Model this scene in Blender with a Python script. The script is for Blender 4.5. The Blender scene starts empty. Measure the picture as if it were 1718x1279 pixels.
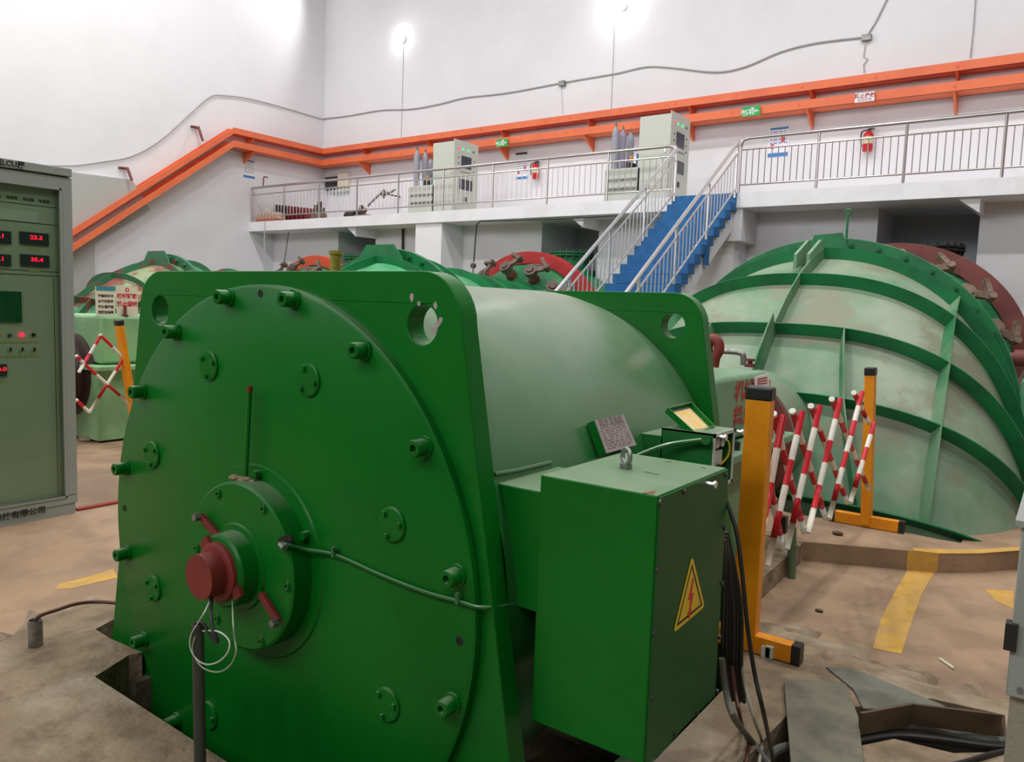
import bpy, bmesh, math, random
from mathutils import Vector, Matrix
R = math.radians
random.seed(7)
S = bpy.context.scene
COL = S.collection

# ------------------------------------------------------------------ camera
CAM = Vector((0.0, 0.0, 1.5)); FPX = 1303.0; CX, CY = 859.0, 639.5
YAW, PITCH, ROLL = R(-35.6), R(-5.35), R(1.94)
_f = Vector((math.sin(YAW)*math.cos(PITCH), math.cos(YAW)*math.cos(PITCH), math.sin(PITCH)))
_r = Vector((math.cos(YAW), -math.sin(YAW), 0)); _u = _r.cross(_f)
RT = _r*math.cos(ROLL) + _u*math.sin(ROLL); UP = -_r*math.sin(ROLL) + _u*math.cos(ROLL); FW = _f
cd = bpy.data.cameras.new('camera'); cam = bpy.data.objects.new('camera', cd); COL.objects.link(cam)
cd.sensor_width = 36; cd.lens = FPX*36/1718; cd.clip_start = .05; cd.clip_end = 200
mw = Matrix.Identity(4)
for i in range(3):
    mw[i][0], mw[i][1], mw[i][2], mw[i][3] = RT[i], UP[i], -FW[i], CAM[i]
cam.matrix_world = mw
S.camera = cam

# ------------------------------------------------------------------ colour management, world, main lights
S.view_settings.view_transform = 'Standard'; S.view_settings.look = 'None'
S.view_settings.gamma = 1.0; S.view_settings.use_curve_mapping = False
S.view_settings.exposure = 0.0
W = bpy.data.worlds.new('hall_air'); S.world = W; W.use_nodes = True
W.node_tree.nodes['Background'].inputs[0].default_value = (.9, .95, 1, 1)
W.node_tree.nodes['Background'].inputs[1].default_value = 0.0
XL, XR, YB, YF, ZC = -17.9, 9.0, 15.32, -6.0, 12.5      # inner faces of the hall
GY, GZ, GB = 12.8, 3.53, 3.29                           # gallery front, floor, underside
WY = 13.6                                               # wall under the gallery
LAMP_W, SPOT_W, ADDWIN_W = 205, 420, 265

def P(px, py, X=None, Y=None, Z=None):
    """the point of a given plane seen at a pixel of the photograph"""
    d = RT*((px-CX)/FPX) - UP*((py-CY)/FPX) + FW
    if X is not None: t = (X-CAM.x)/d.x
    elif Y is not None: t = (Y-CAM.y)/d.y
    else: t = (Z-CAM.z)/d.z
    return CAM + d*t

# ------------------------------------------------------------------ materials
def lin(c):
    return tuple(((v/255)/12.92 if v/255 <= .04045 else ((v/255+.055)/1.055)**2.4) for v in c)
MATS = {}
def mat(name, rgb, rough=.5, metal=0, spec=.5, var=None, scale=3, bump=0, bscale=60, coat=0, var2=None, scale2=.8, thr=(.45,.6), stretch=None, emit=None, estr=0, linear=False, detail=6, top_sheen=None):
    """procedural paint / concrete / metal: base colour with optional second and third colours mixed by noise"""
    if name in MATS: return MATS[name]
    m = bpy.data.materials.new(name); m.use_nodes = True; nt = m.node_tree; N = nt.nodes; L = nt.links
    b = N['Principled BSDF']; c = rgb if linear else lin(rgb)
    b.inputs['Base Color'].default_value = (*c, 1); b.inputs['Roughness'].default_value = rough
    b.inputs['Metallic'].default_value = metal; b.inputs['Specular IOR Level'].default_value = spec
    b.inputs['Coat Weight'].default_value = coat; b.inputs['Coat Roughness'].default_value = .25
    tc = N.new('ShaderNodeTexCoord'); src = tc.outputs['Object']
    if stretch:
        mp = N.new('ShaderNodeMapping'); mp.inputs['Scale'].default_value = stretch; L.new(src, mp.inputs[0]); src = mp.outputs[0]
    cur = None
    for col2, sc, th in ((var, scale, thr), (var2, scale2, (.48, .58))):
        if col2 is None: continue
        no = N.new('ShaderNodeTexNoise'); no.inputs['Scale'].default_value = sc; no.inputs['Detail'].default_value = detail
        no.inputs['Roughness'].default_value = .62; L.new(src, no.inputs['Vector'])
        rp = N.new('ShaderNodeValToRGB'); rp.color_ramp.elements[0].position = th[0]; rp.color_ramp.elements[1].position = th[1]
        L.new(no.outputs['Fac'], rp.inputs[0])
        mx = N.new('ShaderNodeMix'); mx.data_type = 'RGBA'
        L.new(rp.outputs[0], mx.inputs[0])
        if cur is None: mx.inputs[6].default_value = (*c, 1)
        else: L.new(cur, mx.inputs[6])
        mx.inputs[7].default_value = (*(col2 if linear else lin(col2)), 1); cur = mx.outputs[2]
    if top_sheen:                                   # pale sheen of reflected light painted into upward faces
        ge = N.new('ShaderNodeNewGeometry'); sx = N.new('ShaderNodeSeparateXYZ'); L.new(ge.outputs['Normal'], sx.inputs[0])
        mr = N.new('ShaderNodeMapRange'); mr.inputs[1].default_value = top_sheen[1]; mr.inputs[2].default_value = 1; mr.inputs[3].default_value = 0; mr.inputs[4].default_value = top_sheen[2]; L.new(sx.outputs[2], mr.inputs[0])
        dn = N.new('ShaderNodeTexNoise'); dn.inputs['Scale'].default_value = 7; L.new(src, dn.inputs['Vector'])
        mm = N.new('ShaderNodeMath'); mm.operation = 'MULTIPLY'; L.new(mr.outputs[0], mm.inputs[0])
        m2 = N.new('ShaderNodeMapRange'); m2.inputs[1].default_value = .3; m2.inputs[2].default_value = .7; m2.inputs[3].default_value = .8; m2.inputs[4].default_value = 1.1; L.new(dn.outputs['Fac'], m2.inputs[0]); L.new(m2.outputs[0], mm.inputs[1])
        mx = N.new('ShaderNodeMix'); mx.data_type = 'RGBA'; L.new(mm.outputs[0], mx.inputs[0]); L.new(cur, mx.inputs[6]); mx.inputs[7].default_value = (*lin(top_sheen[0]), 1); cur = mx.outputs[2]
    if cur: L.new(cur, b.inputs['Base Color'])
    if bump:
        nb = N.new('ShaderNodeTexNoise'); nb.inputs['Scale'].default_value = bscale; nb.inputs['Detail'].default_value = 5
        L.new(src, nb.inputs['Vector'])
        bp = N.new('ShaderNodeBump'); bp.inputs['Strength'].default_value = bump; bp.inputs['Distance'].default_value = .01
        L.new(nb.outputs['Fac'], bp.inputs['Height']); L.new(bp.outputs[0], b.inputs['Normal'])
    if emit:
        b.inputs['Emission Color'].default_value = (*lin(emit), 1); b.inputs['Emission Strength'].default_value = estr
    MATS[name] = m
    return m

WHITE = mat('white_limewash', (232,231,235), .85, var=(227,226,230), scale=.4, bump=.08, bscale=6)
WHITE2 = mat('white_gallery_paint', (236,236,240), .7, var=(228,228,231), scale=1.6, bump=.1, bscale=20)
WALLUP = WHITE
GREYW = mat('grey_wall_paint', (178,180,176), .85, bump=.1)
DIMW = mat('dark_weathered_wall', (74,70,64), .95)  # unseen walls coloured dark so the green plate reflects little light
DARKW = mat('dim_niche_plaster', (196,200,202), .9)
CEIL = mat('grey_ceiling', (150,152,155), .9)
CONC = mat('concrete_floor', (164,136,109), .75, var=(146,119,94), scale=2.2, var2=(132,108,87), scale2=.5, bump=.35, bscale=30)
ROUGH = mat('rough_concrete', (142,123,99), .9, var=(118,100,79), scale=7, var2=(160,144,123), scale2=1.6, bump=1.0, bscale=34, detail=12)
PITC = mat('pit_concrete', (120,105,84), .95, var=(80,70,56), scale=4, bump=.8, bscale=20)
YELP = mat('worn_yellow_paint', (206,160,66), .75, var=(174,140,96), scale=5, var2=(192,150,74), scale2=14, thr=(.42,.66), bump=.2)
GREEN = mat('generator_green_gloss', (6,108,28), .36, spec=.28, var=(5,100,25), scale=2, top_sheen=((156,168,146),.75,.55))
GREEN2 = mat('generator_barrel_green', (32,104,46), .30, spec=.6, var=(36,108,50), scale=2.4, coat=.2, top_sheen=((160,174,152),.4,.62))
TGREEN = mat('turbine_green', (16,122,66), .42, spec=.5, var=(22,104,62), scale=3, coat=.1)
TSHELL = mat('turbine_shell_faded', (150,162,140), .6, var=(94,136,102), scale=.9, var2=(132,134,112), scale2=1.6, thr=(.4,.66), bump=.1)
TSHELL2 = mat('turbine_shell_fresh', (96,178,128), .4, var=(60,150,98), scale=1.2, coat=.2)
TSHELL3 = mat('turbine_shell_patchy', (150,160,120), .65, var=(140,76,62), scale=1.6, thr=(.46,.52), var2=(64,136,96), scale2=1.1)
TGREEN3 = mat('turbine_green_rusty', (56,118,84), .6, var=(138,76,62), scale=1.4, thr=(.54,.6))
HOUSE = mat('pale_green_housing', (120,158,124), .5, var=(104,142,108), scale=2, coat=.1)
HOUSE2 = mat('light_green_housing', (140,184,132), .55, var=(120,164,116), scale=2)
RED = mat('oxide_red_paint', (130,44,38), .55, var=(108,34,30), scale=4)
REDBR = mat('bright_red_ring', (178,44,44), .5, var=(160,38,38), scale=3)
ORRED = mat('orange_red_ring', (206,82,52), .5)
MAROON = mat('maroon_paint', (122,62,56), .6, var=(104,52,48), scale=2)
LINKM = mat('dusty_link_steel', (132,112,94), .7, var=(100,80,66), scale=8)
LINKD = mat('dark_link_steel', (84,70,64), .6, var=(110,88,74), scale=8)
BRASS = mat('mustard_pipe', (150,138,40), .5, var=(120,108,30), scale=8)
ORANGE = mat('orange_tray_paint', (234,116,70), .5, var=(224,108,68), scale=1.5)
STEELG = mat('gallery_rail_steel', (186,178,178), .3, metal=.85)
STEEL = mat('stainless_steel', (232,230,230), .32, metal=.85)
GALV = mat('galvanised_steel', (150,150,146), .45, metal=.7, var=(120,120,116), scale=20)
DKSTEEL = mat('dark_steel', (60,60,58), .5, metal=.5)
BLACK = mat('black_rubber', (20,20,20), .55)
BLACKP = mat('black_plastic', (34,32,32), .4)
CABLEG = mat('grey_cable', (92,92,84), .6)
BROWNC = mat('brown_cable', (86,48,38), .5)
WHITEC = mat('white_wire', (190,196,190), .5)
GREENC = mat('green_wire', (60,110,50), .5)
YELB = mat('barrier_yellow', (238,150,10), .45, var=(226,138,8), scale=5)
REDT = mat('barrier_red', (206,24,38), .4)
WHT = mat('barrier_white', (232,228,214), .45)
BLUE = mat('stair_blue', (34,106,162), .6, var=(28,94,150), scale=4)
CAB = mat('cabinet_grey', (150,156,150), .5)
CABIN = mat('cabinet_inner_panel', (178,184,166), .55)
CABL = mat('pale_cabinet_grey', (196,200,190), .5)
METERM = mat('meter_bezel', (52,60,66), .35)
SCREEN = mat('dark_green_screen', (24,86,58), .3)
LCD = mat('grey_lcd', (60,64,80), .3)
LEDR = mat('red_led', (255,30,60), .4, emit=(255,20,60), estr=4)
LEDR2 = mat('red_digits', (255,20,50), .4, emit=(255,16,50), estr=2.5)
LEDG = mat('green_led', (20,220,120), .4, emit=(10,230,120), estr=2.0)
LAMPY = mat('amber_lamp_lens', (230,150,30), .4)
LAMPG = mat('green_lamp_lens', (40,90,62), .4)
LABELY = mat('pale_label_strip', (168,170,120), .6)
PLATE = mat('engraved_nameplate', (172,158,156), .5, var=(156,144,142), scale=30)
PLTXT = mat('nameplate_engraving', (118,108,110), .6)
INK = mat('black_lettering', (26,28,28), .6)
REDINK = mat('red_lettering', (206,44,50), .6)
REDFADE = mat('faded_red_lettering', (172,66,58), .7)
PAPER = mat('white_paper', (236,236,240), .7)
CREAM = mat('cream_board', (222,214,192), .6)
TEAL = mat('teal_header', (58,140,150), .6)
BLUEP = mat('poster_blue', (60,130,200), .6)
YSIGN = mat('warning_yellow', (226,190,20), .45)
SIGNBL = mat('warning_black', (24,20,12), .5)
EXITG = mat('exit_sign_green', (10,150,60), .45, emit=(10,150,60), estr=.25)
YPAPER = mat('yellow_wiring_sheet', (232,190,96), .7, var=(222,206,170), scale=14, stretch=(1,8,1))
MATGREY = mat('steel_cover_plate', (118,116,98), .6, var=(98,96,82), scale=5, metal=.2, bump=.15, bscale=10)
SHEETG = mat('grey_rubber_sheet', (112,112,100), .8, var=(92,92,82), scale=4)
BROWNS = mat('rusty_angle_steel', (92,74,52), .8, var=(70,56,40), scale=6)
CYLG = mat('grey_gas_cylinder', (150,150,162), .4)
CYLP = mat('violet_grey_gas_cylinder', (150,142,164), .4)
EXTR = mat('extinguisher_red', (196,36,44), .35)
EXTL = mat('extinguisher_label', (214,196,160), .6)
LAMPE = mat('lamp_glass_lit', (255,255,255), .3, emit=(255,250,245), estr=14)
ADDGLOW = mat('daylit_pane', (230,238,245), .3, emit=(225,236,250), estr=1.5)  # glowing panes of the windows added behind the camera
HB = mat('high_bay_diffuser', (255,255,255), .3, emit=(255,252,248), estr=12)
WOOD = mat('timber_offcut', (150,110,78), .8, var=(120,84,58), scale=8)
BRICKM = mat('stacked_brick', (190,130,104), .85, var=(214,196,176), scale=12)
FINR = mat('dark_red_fins', (120,36,46), .6)
PUTTY = mat('dried_putty', (150,132,104), .9, bump=.5)
GLOVE = mat('crumpled_cloth', (150,130,110), .9)
def glassmat():
    m = bpy.data.materials.new('tinted_door_glass'); m.use_nodes = True; N = m.node_tree.nodes; L = m.node_tree.links
    out = N['Material Output']; tr = N.new('ShaderNodeBsdfTransparent'); tr.inputs[0].default_value = (.84,.9,.84,1)
    gl = N.new('ShaderNodeBsdfGlossy'); gl.inputs['Roughness'].default_value = .03
    fr = N.new('ShaderNodeLayerWeight'); fr.inputs[0].default_value = .12
    mx = N.new('ShaderNodeMixShader'); L.new(fr.outputs[1], mx.inputs[0]); L.new(tr.outputs[0], mx.inputs[1]); L.new(gl.outputs[0], mx.inputs[2])
    L.new(mx.outputs[0], out.inputs[0]); return m
GLASS = glassmat()

# ------------------------------------------------------------------ mesh builder
class MB:
    def __init__(s): s.v = []; s.f = []; s.mi = []; s.sm = []; s.cur = 0; s.smooth = False
    def add(s, vs, fs, M=None):
        o = len(s.v)
        for p in vs:
            p = Vector(p)
            s.v.append(M @ p if M is not None else p)
        for f in fs: s.f.append([o+i for i in f]); s.mi.append(s.cur); s.sm.append(s.smooth)
        return s
    def m(s, i): s.cur = i; return s
    def box(s, a, b, M=None):
        x0,y0,z0 = [min(a[i],b[i]) for i in range(3)]; x1,y1,z1 = [max(a[i],b[i]) for i in range(3)]
        sm = s.smooth; s.smooth = False
        s.add([(x0,y0,z0),(x1,y0,z0),(x1,y1,z0),(x0,y1,z0),(x0,y0,z1),(x1,y0,z1),(x1,y1,z1),(x0,y1,z1)],
              [(0,3,2,1),(4,5,6,7),(0,1,5,4),(1,2,6,5),(2,3,7,6),(3,0,4,7)], M); s.smooth = sm; return s
    def cbox(s, c, d, M=None): return s.box([c[i]-d[i]/2 for i in range(3)], [c[i]+d[i]/2 for i in range(3)], M)
    def bar(s, p0, p1, w, h, up=(0,0,1)):
        """rectangular bar from p0 to p1, w across, h along up"""
        p0, p1 = Vector(p0), Vector(p1); d = (p1-p0); l = d.length; d.normalize()
        sd = d.cross(Vector(up)).normalized(); u = sd.cross(d)
        M = Matrix(((sd.x,d.x,u.x,p0.x),(sd.y,d.y,u.y,p0.y),(sd.z,d.z,u.z,p0.z),(0,0,0,1)))
        return s.box((-w/2,0,-h/2),(w/2,l,h/2), M)
    def cyl(s, p0, p1, r0, r1=None, n=20, caps=True):
        return s.lathe(p0, Vector(p1)-Vector(p0), [(0,r0),((Vector(p1)-Vector(p0)).length, r0 if r1 is None else r1)], n, caps)
    def lathe(s, p0, axis, prof, n=24, caps=True, closed=False):
        """prof: (distance along axis, radius)"""
        p0 = Vector(p0); a = Vector(axis).normalized()
        t = Vector((0,0,1)) if abs(a.z) < .9 else Vector((1,0,0))
        u = a.cross(t).normalized(); w = a.cross(u)
        vs = []
        for (h,r) in prof:
            for k in range(n):
                th = 2*math.pi*k/n; vs.append(p0 + a*h + (u*math.cos(th)+w*math.sin(th))*r)
        fs = []
        K = len(prof)
        for j in range(K if closed else K-1):
            j2 = (j+1) % K
            for k in range(n): fs.append((j*n+k, j*n+(k+1)%n, j2*n+(k+1)%n, j2*n+k))
        sm = s.smooth; s.smooth = True; s.add(vs, fs); s.smooth = False
        if caps and not closed:
            o = len(s.v)-len(vs)
            s.f.append([o+k for k in range(n)][::-1]); s.mi.append(s.cur); s.sm.append(False)
            s.f.append([o+(K-1)*n+k for k in range(n)]); s.mi.append(s.cur); s.sm.append(False)
        s.smooth = sm; return s
    def tube(s, pts, r, n=8, smoothpath=0, caps=True):
        pts = [Vector(p) for p in pts]
        if smoothpath:
            out = []; K = len(pts)
            for i in range(K-1):
                a = pts[max(i-1,0)]; b = pts[i]; c = pts[i+1]; d = pts[min(i+2,K-1)]
                for q in range(smoothpath):
                    t = q/smoothpath
                    out.append(.5*((2*b)+(c-a)*t+(2*a-5*b+4*c-d)*t*t+(-a+3*b-3*c+d)*t**3))
            out.append(pts[-1]); pts = out
        vs = []; u = None
        for i, p in enumerate(pts):
            d = (pts[min(i+1,len(pts)-1)]-pts[max(i-1,0)]).normalized()
            if u is None:
                t = Vector((0,0,1)) if abs(d.z) < .9 else Vector((1,0,0)); u = d.cross(t).normalized()
            u = (u - d*u.dot(d)).normalized(); w = d.cross(u)
            for k in range(n): th = 2*math.pi*k/n; vs.append(p+(u*math.cos(th)+w*math.sin(th))*r)
        fs = [(j*n+k, j*n+(k+1)%n, (j+1)*n+(k+1)%n, (j+1)*n+k) for j in range(len(pts)-1) for k in range(n)]
        sm = s.smooth; s.smooth = True; s.add(vs, fs); s.smooth = False
        if caps:
            o = len(s.v)-len(vs); K = len(pts)
            s.f.append([o+k for k in range(n)]); s.mi.append(s.cur); s.sm.append(False)
            s.f.append([o+(K-1)*n+k for k in range(n)]); s.mi.append(s.cur); s.sm.append(False)
        s.smooth = sm; return s
    def poly(s, pts, nrm, th):
        """flat polygon (list of 3D points) thickened by th along nrm"""
        pts = [Vector(p) for p in pts]; k = len(pts); nv = Vector(nrm).normalized()*th
        return s.add(pts+[p+nv for p in pts], [list(range(k))[::-1], list(range(k,2*k))]+[(i,(i+1)%k,(i+1)%k+k,i+k) for i in range(k)])
    def sphere(s, c, r, n=16, m=10, sc=(1,1,1)):
        c = Vector(c); vs = []; fs = []
        for j in range(m+1):
            ph = math.pi*j/m
            for k in range(n):
                th = 2*math.pi*k/n; vs.append(c+Vector((r*sc[0]*math.sin(ph)*math.cos(th), r*sc[1]*math.sin(ph)*math.sin(th), r*sc[2]*math.cos(ph))))
        for j in range(m):
            for k in range(n): fs.append((j*n+k, (j+1)*n+k, (j+1)*n+(k+1)%n, j*n+(k+1)%n))
        sm = s.smooth; s.smooth = True; s.add(vs, fs); s.smooth = sm; return s
    def frommesh(s, me, M):
        o = len(s.v)
        for v in me.vertices: s.v.append(M @ v.co)
        for p in me.polygons: s.f.append([o+i for i in p.vertices]); s.mi.append(s.cur); s.sm.append(False)
        return s
    def mesh(s, name, mats, org=(0,0,0)):
        me = bpy.data.meshes.new(name); org = Vector(org)
        me.from_pydata([tuple(p-org) for p in s.v], [], s.f)
        for m in (mats if isinstance(mats, (list,tuple)) else [mats]): me.materials.append(m)
        me.polygons.foreach_set('material_index', s.mi); me.polygons.foreach_set('use_smooth', s.sm)
        bm = bmesh.new(); bm.from_mesh(me); bmesh.ops.remove_doubles(bm, verts=bm.verts, dist=1e-6)
        bmesh.ops.recalc_face_normals(bm, faces=bm.faces); bm.to_mesh(me); bm.free()
        me.set_sharp_from_angle(angle=R(32))
        me.update(); return me

def link(o, parent=None):
    COL.objects.link(o)
    if parent is not None: o.parent = parent
    return o
def bevel(o, w, seg=2):
    md = o.modifiers.new('bevel', 'BEVEL'); md.width = w; md.segments = seg; md.limit_method = 'ANGLE'; md.angle_limit = R(40); md.harden_normals = False
    return o
def tag(o, label, cat, group=None):
    o['label'] = label; o['category'] = cat
    if group: o['group'] = group
    return o
def thing(name, loc, label, cat, group=None):
    o = bpy.data.objects.new(name, None); o.location = loc; o.empty_display_size = .1
    link(o); return tag(o, label, cat, group)
def root_of(o):
    while o.parent is not None: o = o.parent
    return o
def part(name, mb, mats, parent, label=None, bev=0):
    """a part in world coordinates, stored in its thing's frame (parts sit at their thing's origin)"""
    me = mb.mesh(name, mats, root_of(parent).location)
    o = bpy.data.objects.new(name, me); link(o, parent)
    if label: o['label'] = label
    if bev: bevel(o, bev)
    return o
def solo(name, mb, mats, org, label, cat, group=None, bev=0):
    me = mb.mesh(name, mats, org); o = bpy.data.objects.new(name, me); o.location = org; link(o); tag(o, label, cat, group)
    if bev: bevel(o, bev)
    return o
def struct(name, mb, mats, bev=0):
    o = bpy.data.objects.new(name, mb.mesh(name, mats)); link(o); o['kind'] = 'structure'
    if bev: bevel(o, bev)
    return o
WM = {}
def inst(name, me, parent, M, label=None):
    """copy of a shared part mesh placed at a world matrix"""
    o = bpy.data.objects.new(name, me); link(o, parent)
    pw = WM.get(parent.as_pointer(), Matrix.Translation(root_of(parent).location))
    o.matrix_local = pw.inverted() @ M; WM[o.as_pointer()] = M.copy()
    if label: o['label'] = label
    return o
def copy_tree(o, parent=None):
    c = o.copy(); COL.objects.link(c)
    if parent is not None: c.parent = parent
    for ch in [x for x in o.children]: copy_tree(ch, c)
    return c

def fill2d(outers, th, bevel_d=0):
    """filled 2D outline with holes (list of point loops), thickness th centred on z=0 -> mesh"""
    cu = bpy.data.curves.new('tmp', 'CURVE'); cu.dimensions = '2D'; cu.fill_mode = 'BOTH'; cu.extrude = th/2
    for lp in outers:
        sp = cu.splines.new('POLY'); sp.points.add(len(lp)-1); sp.use_cyclic_u = True
        for i, p in enumerate(lp): sp.points[i].co = (p[0], p[1], 0, 1)
    ob = bpy.data.objects.new('tmp', cu); me = bpy.data.meshes.new_from_object(ob)
    bpy.data.objects.remove(ob); bpy.data.curves.remove(cu); return me
def circ2(cx, cy, r, n=32): return [(cx+r*math.cos(2*math.pi*k/n), cy+r*math.sin(2*math.pi*k/n)) for k in range(n)]
def rrect(x0, y0, x1, y1, r, n=6):
    out = []
    for cx, cy, a0 in ((x1-r,y1-r,0),(x0+r,y1-r,90),(x0+r,y0+r,180),(x1-r,y0+r,270)):
        for k in range(n+1): a = R(a0+90*k/n); out.append((cx+r*math.cos(a), cy+r*math.sin(a)))
    return out
def text2d(s, h, th=.002, align='CENTER', bold=0):
    """lettering as a mesh in the XY plane, glyph height about h"""
    cu = bpy.data.curves.new('tmp', 'FONT'); cu.body = s; cu.size = h*1.25; cu.extrude = th/2; cu.align_x = align; cu.align_y = 'CENTER'
    cu.resolution_u = 2; cu.offset = bold
    ob = bpy.data.objects.new('tmp', cu); me = bpy.data.meshes.new_from_object(ob)
    bpy.data.objects.remove(ob); bpy.data.curves.remove(cu)
    ys = [v.co.y for v in me.vertices]; dy = (max(ys)+min(ys))/2
    for v in me.vertices: v.co.y -= dy
    return me
def frame(o, ex, ey, ez=None):
    ex = Vector(ex).normalized(); ey = Vector(ey).normalized(); ez = ex.cross(ey).normalized() if ez is None else Vector(ez)
    ey = ez.cross(ex); o = Vector(o)
    return Matrix(((ex.x,ey.x,ez.x,o.x),(ex.y,ey.y,ez.y,o.y),(ex.z,ey.z,ez.z,o.z),(0,0,0,1)))
# faces: a frame whose z is the outward normal
def face_px(o): return frame(o, (0,1,0), (0,0,1))     # on a +X-facing surface (text reads along +Y)
def face_ny(o): return frame(o, (1,0,0), (0,0,1))     # on a -Y-facing surface (text reads along +X)

# ================================================================== THE HALL
def slab2(name, loops, z0, z1, m):
    me = fill2d(loops, z1-z0); mb = MB(); mb.frommesh(me, Matrix.Translation((0,0,(z0+z1)/2))); bpy.data.meshes.remove(me)
    return struct(name, mb, m)
xy = lambda v: (v.x, v.y)
PZ = .12                                                 # foundation pads stand this high over the walkway
pit = [(-2.77,1.335),(-.94,1.30),(-.94,2.86),(-1.2,3.3),(-3.1,3.3),(-3.2,2.4),(-3.23,1.66),xy(P(160,1056,Z=PZ)),xy(P(186,1072,Z=PZ)),(-2.83,1.545),(-2.845,1.50)]
trench = [xy(P(*q,Z=PZ)) for q in ((1225,1300),(1262,1262),(1300,1222),(1330,1190),(1440,1186),(1560,1172),(1686,1200),(1692,1262),(1600,1264),(1500,1240),(1442,1252),(1425,1300))]
slab2('floor', [[(XL,YF),(XR,YF),(XR,15.5),(XL,15.5)], [(-3.5,1.2),(-.2,1.2),(-.2,3.2),(-3.5,3.2)], [(-4.3,5.3),(-.5,5.3),(-.5,8.4),(-4.3,8.4)]], -.2, 0, CONC)
def dense(pts, n=5, j=.02):
    out = []; K = len(pts)
    for i in range(K-1):
        a, b, c, d = pts[max(i-1,0)], pts[i], pts[i+1], pts[min(i+2,K-1)]
        for q in range(n):
            t = q/n; p = .5*((2*b)+(c-a)*t+(2*a-5*b+4*c-d)*t*t+(-a+3*b-3*c+d)*t**3)
            out.append(p+Vector((random.uniform(-j,j),random.uniform(-j,j),0)))
    out.append(pts[-1]); return out
pad_right = [P(1718,1186,Z=PZ),P(1640,1168,Z=PZ),P(1562,1150,Z=PZ),P(1500,1128,Z=PZ),P(1420,1098,Z=PZ),P(1345,1068,Z=PZ),P(1285,1046,Z=PZ),P(1240,1036,Z=PZ)]
pad_left = [P(190,1012,Z=PZ),P(130,1022,Z=PZ),P(60,1048,Z=PZ),P(0,1078,Z=PZ),P(-60,1115,Z=PZ)]
random.seed(3)
pad_right = dense(pad_right, 5, .012); pad_left = dense(pad_left, 5, .012)
outline = [(-4.6,-2.5),(2.2,-2.5),(2.2,3.0)] + [xy(p) for p in pad_right] + [(-1.22,3.6),(-1.24,4.88),(-3.3,4.9),(-3.32,1.9)] + [xy(p) for p in pad_left] + [(-3.5,.5)]
slab2('floor', [outline, pit, trench], -.7, PZ, ROUGH)
mb = MB().box((-3.6,1.1,-.75),(2.3,3.4,-.70)); struct('floor', mb, PITC)
mb = MB().box((-3.6,1.2,-.55),(-2.4,1.62,-.38)).box((-2.95,1.50,-.25),(-2.80,1.66,.02)); struct('trim', mb, PITC)
mb = MB().box((-4.5,5.2,-.45),(0,8.6,-.4)); struct('floor', mb, PITC)
# feathered mortar at the edge of the near pad
def skirt(pts, out, w):
    mb = MB(); vs = []
    for i, p in enumerate(pts):
        q = Vector((p.x, p.y, 0)) + Vector(out)*w*(1+.25*math.sin(i*.9)+.12*math.sin(i*2.3))
        vs += [(p.x,p.y,PZ),(q.x,q.y,.004),(p.x,p.y,-.05)]
    n = len(pts)
    mb.add(vs, [(3*i,3*i+1,3*i+4,3*i+3) for i in range(n-1)]+[(3*i+1,3*i+2,3*i+5,3*i+4) for i in range(n-1)])
    mb.sm = [True]*len(mb.f); return mb
struct('trim', skirt(pad_right, (.25,1,0), .32), ROUGH)
struct('trim', skirt(pad_left, (-1,.3,0), .35), ROUGH)
# rim round the turbine pit, painted yellow at one end
fr = [(-3.3,4.86),(-1.24,4.86)]+[xy(P(*q,Z=PZ)) for q in ((1345,909),(1440,917),(1523,924),(1575,929),(1643,929),(1709,924))]+[(.75,5.75)]
bk = [(.75,6.6)]+[xy(P(*q,Z=PZ)) for q in ((1716,903),(1692,917),(1660,919),(1580,906),(1500,890),(1400,873),(1330,862))]+[(-3.3,5.9)]
slab2('trim', [fr+bk], -.45, PZ, CONC)
ystop = [xy(P(*q,Z=PZ)) for q in ((1535,925),(1575,929.5),(1643,929.5),(1709,924.5),(1716,924),(1709,918),(1640,923),(1580,922),(1530,920))]
slab2('trim', [ystop], PZ, PZ+.003, YELP)
a, b_ = P(1523,924,Z=PZ), P(1575,929,Z=PZ)
mb = MB().add([(a.x,a.y-.004,PZ),(b_.x,b_.y-.004,PZ),(b_.x,b_.y-.004,0),(a.x,a.y-.004,0)],[(0,1,2,3)])
mb.add([(a.x,a.y,PZ),(b_.x,b_.y,PZ),(b_.x,b_.y,0),(a.x,a.y,0)],[(0,1,2,3)]); struct('trim', mb, YELP)
def stripe(pts):
    lp = [xy(P(*q,Z=0)) for q in pts]; return slab2('trim', [lp], 0, .002, YELP)
stripe([(1524,955),(1568,960),(1545,1000),(1528,1048),(1512,1098),(1464,1088),(1478,1040),(1498,1000)])
stripe([(1652,990),(1700,992),(1700,1022),(1672,1010)])
stripe([(190,955),(197,970),(120,988),(92,990),(100,980),(150,968)])

mb = MB().box((XL,YB,3.2),(XR,YB+.2,ZC)); struct('wall_back', mb, WALLUP)
NICHES = [(-15.31,-13.98),(-9.1,-7.75),(-2.66,-1.254)]
mb = MB(); x = XL
for a0, a1 in NICHES+[(XR,XR)]:
    mb.box((x,WY,0),(a0,YB+.1,GB)); x = a1
struct('wall_back', mb, WHITE)
mb = MB()
for a0, a1 in NICHES: mb.box((a0,WY+1.35,0),(a1,YB+.1,GB))
struct('wall_back', mb, DARKW)
mb = MB().box((XL-.2,YF,0),(XL,YB+.2,ZC)); struct('wall_left', mb, WALLUP)
mb = MB().box((XR,YF,0),(XR+.2,YB+.2,ZC)); struct('wall_right', mb, DIMW)
mb = MB().box((XL,YF-.2,0),(XR,YF,ZC)); struct('wall_front', mb, DIMW)
mb = MB().box((XL,YF,ZC),(XR,YB+.2,ZC+.2)); struct('ceiling', mb, CEIL)
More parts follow.
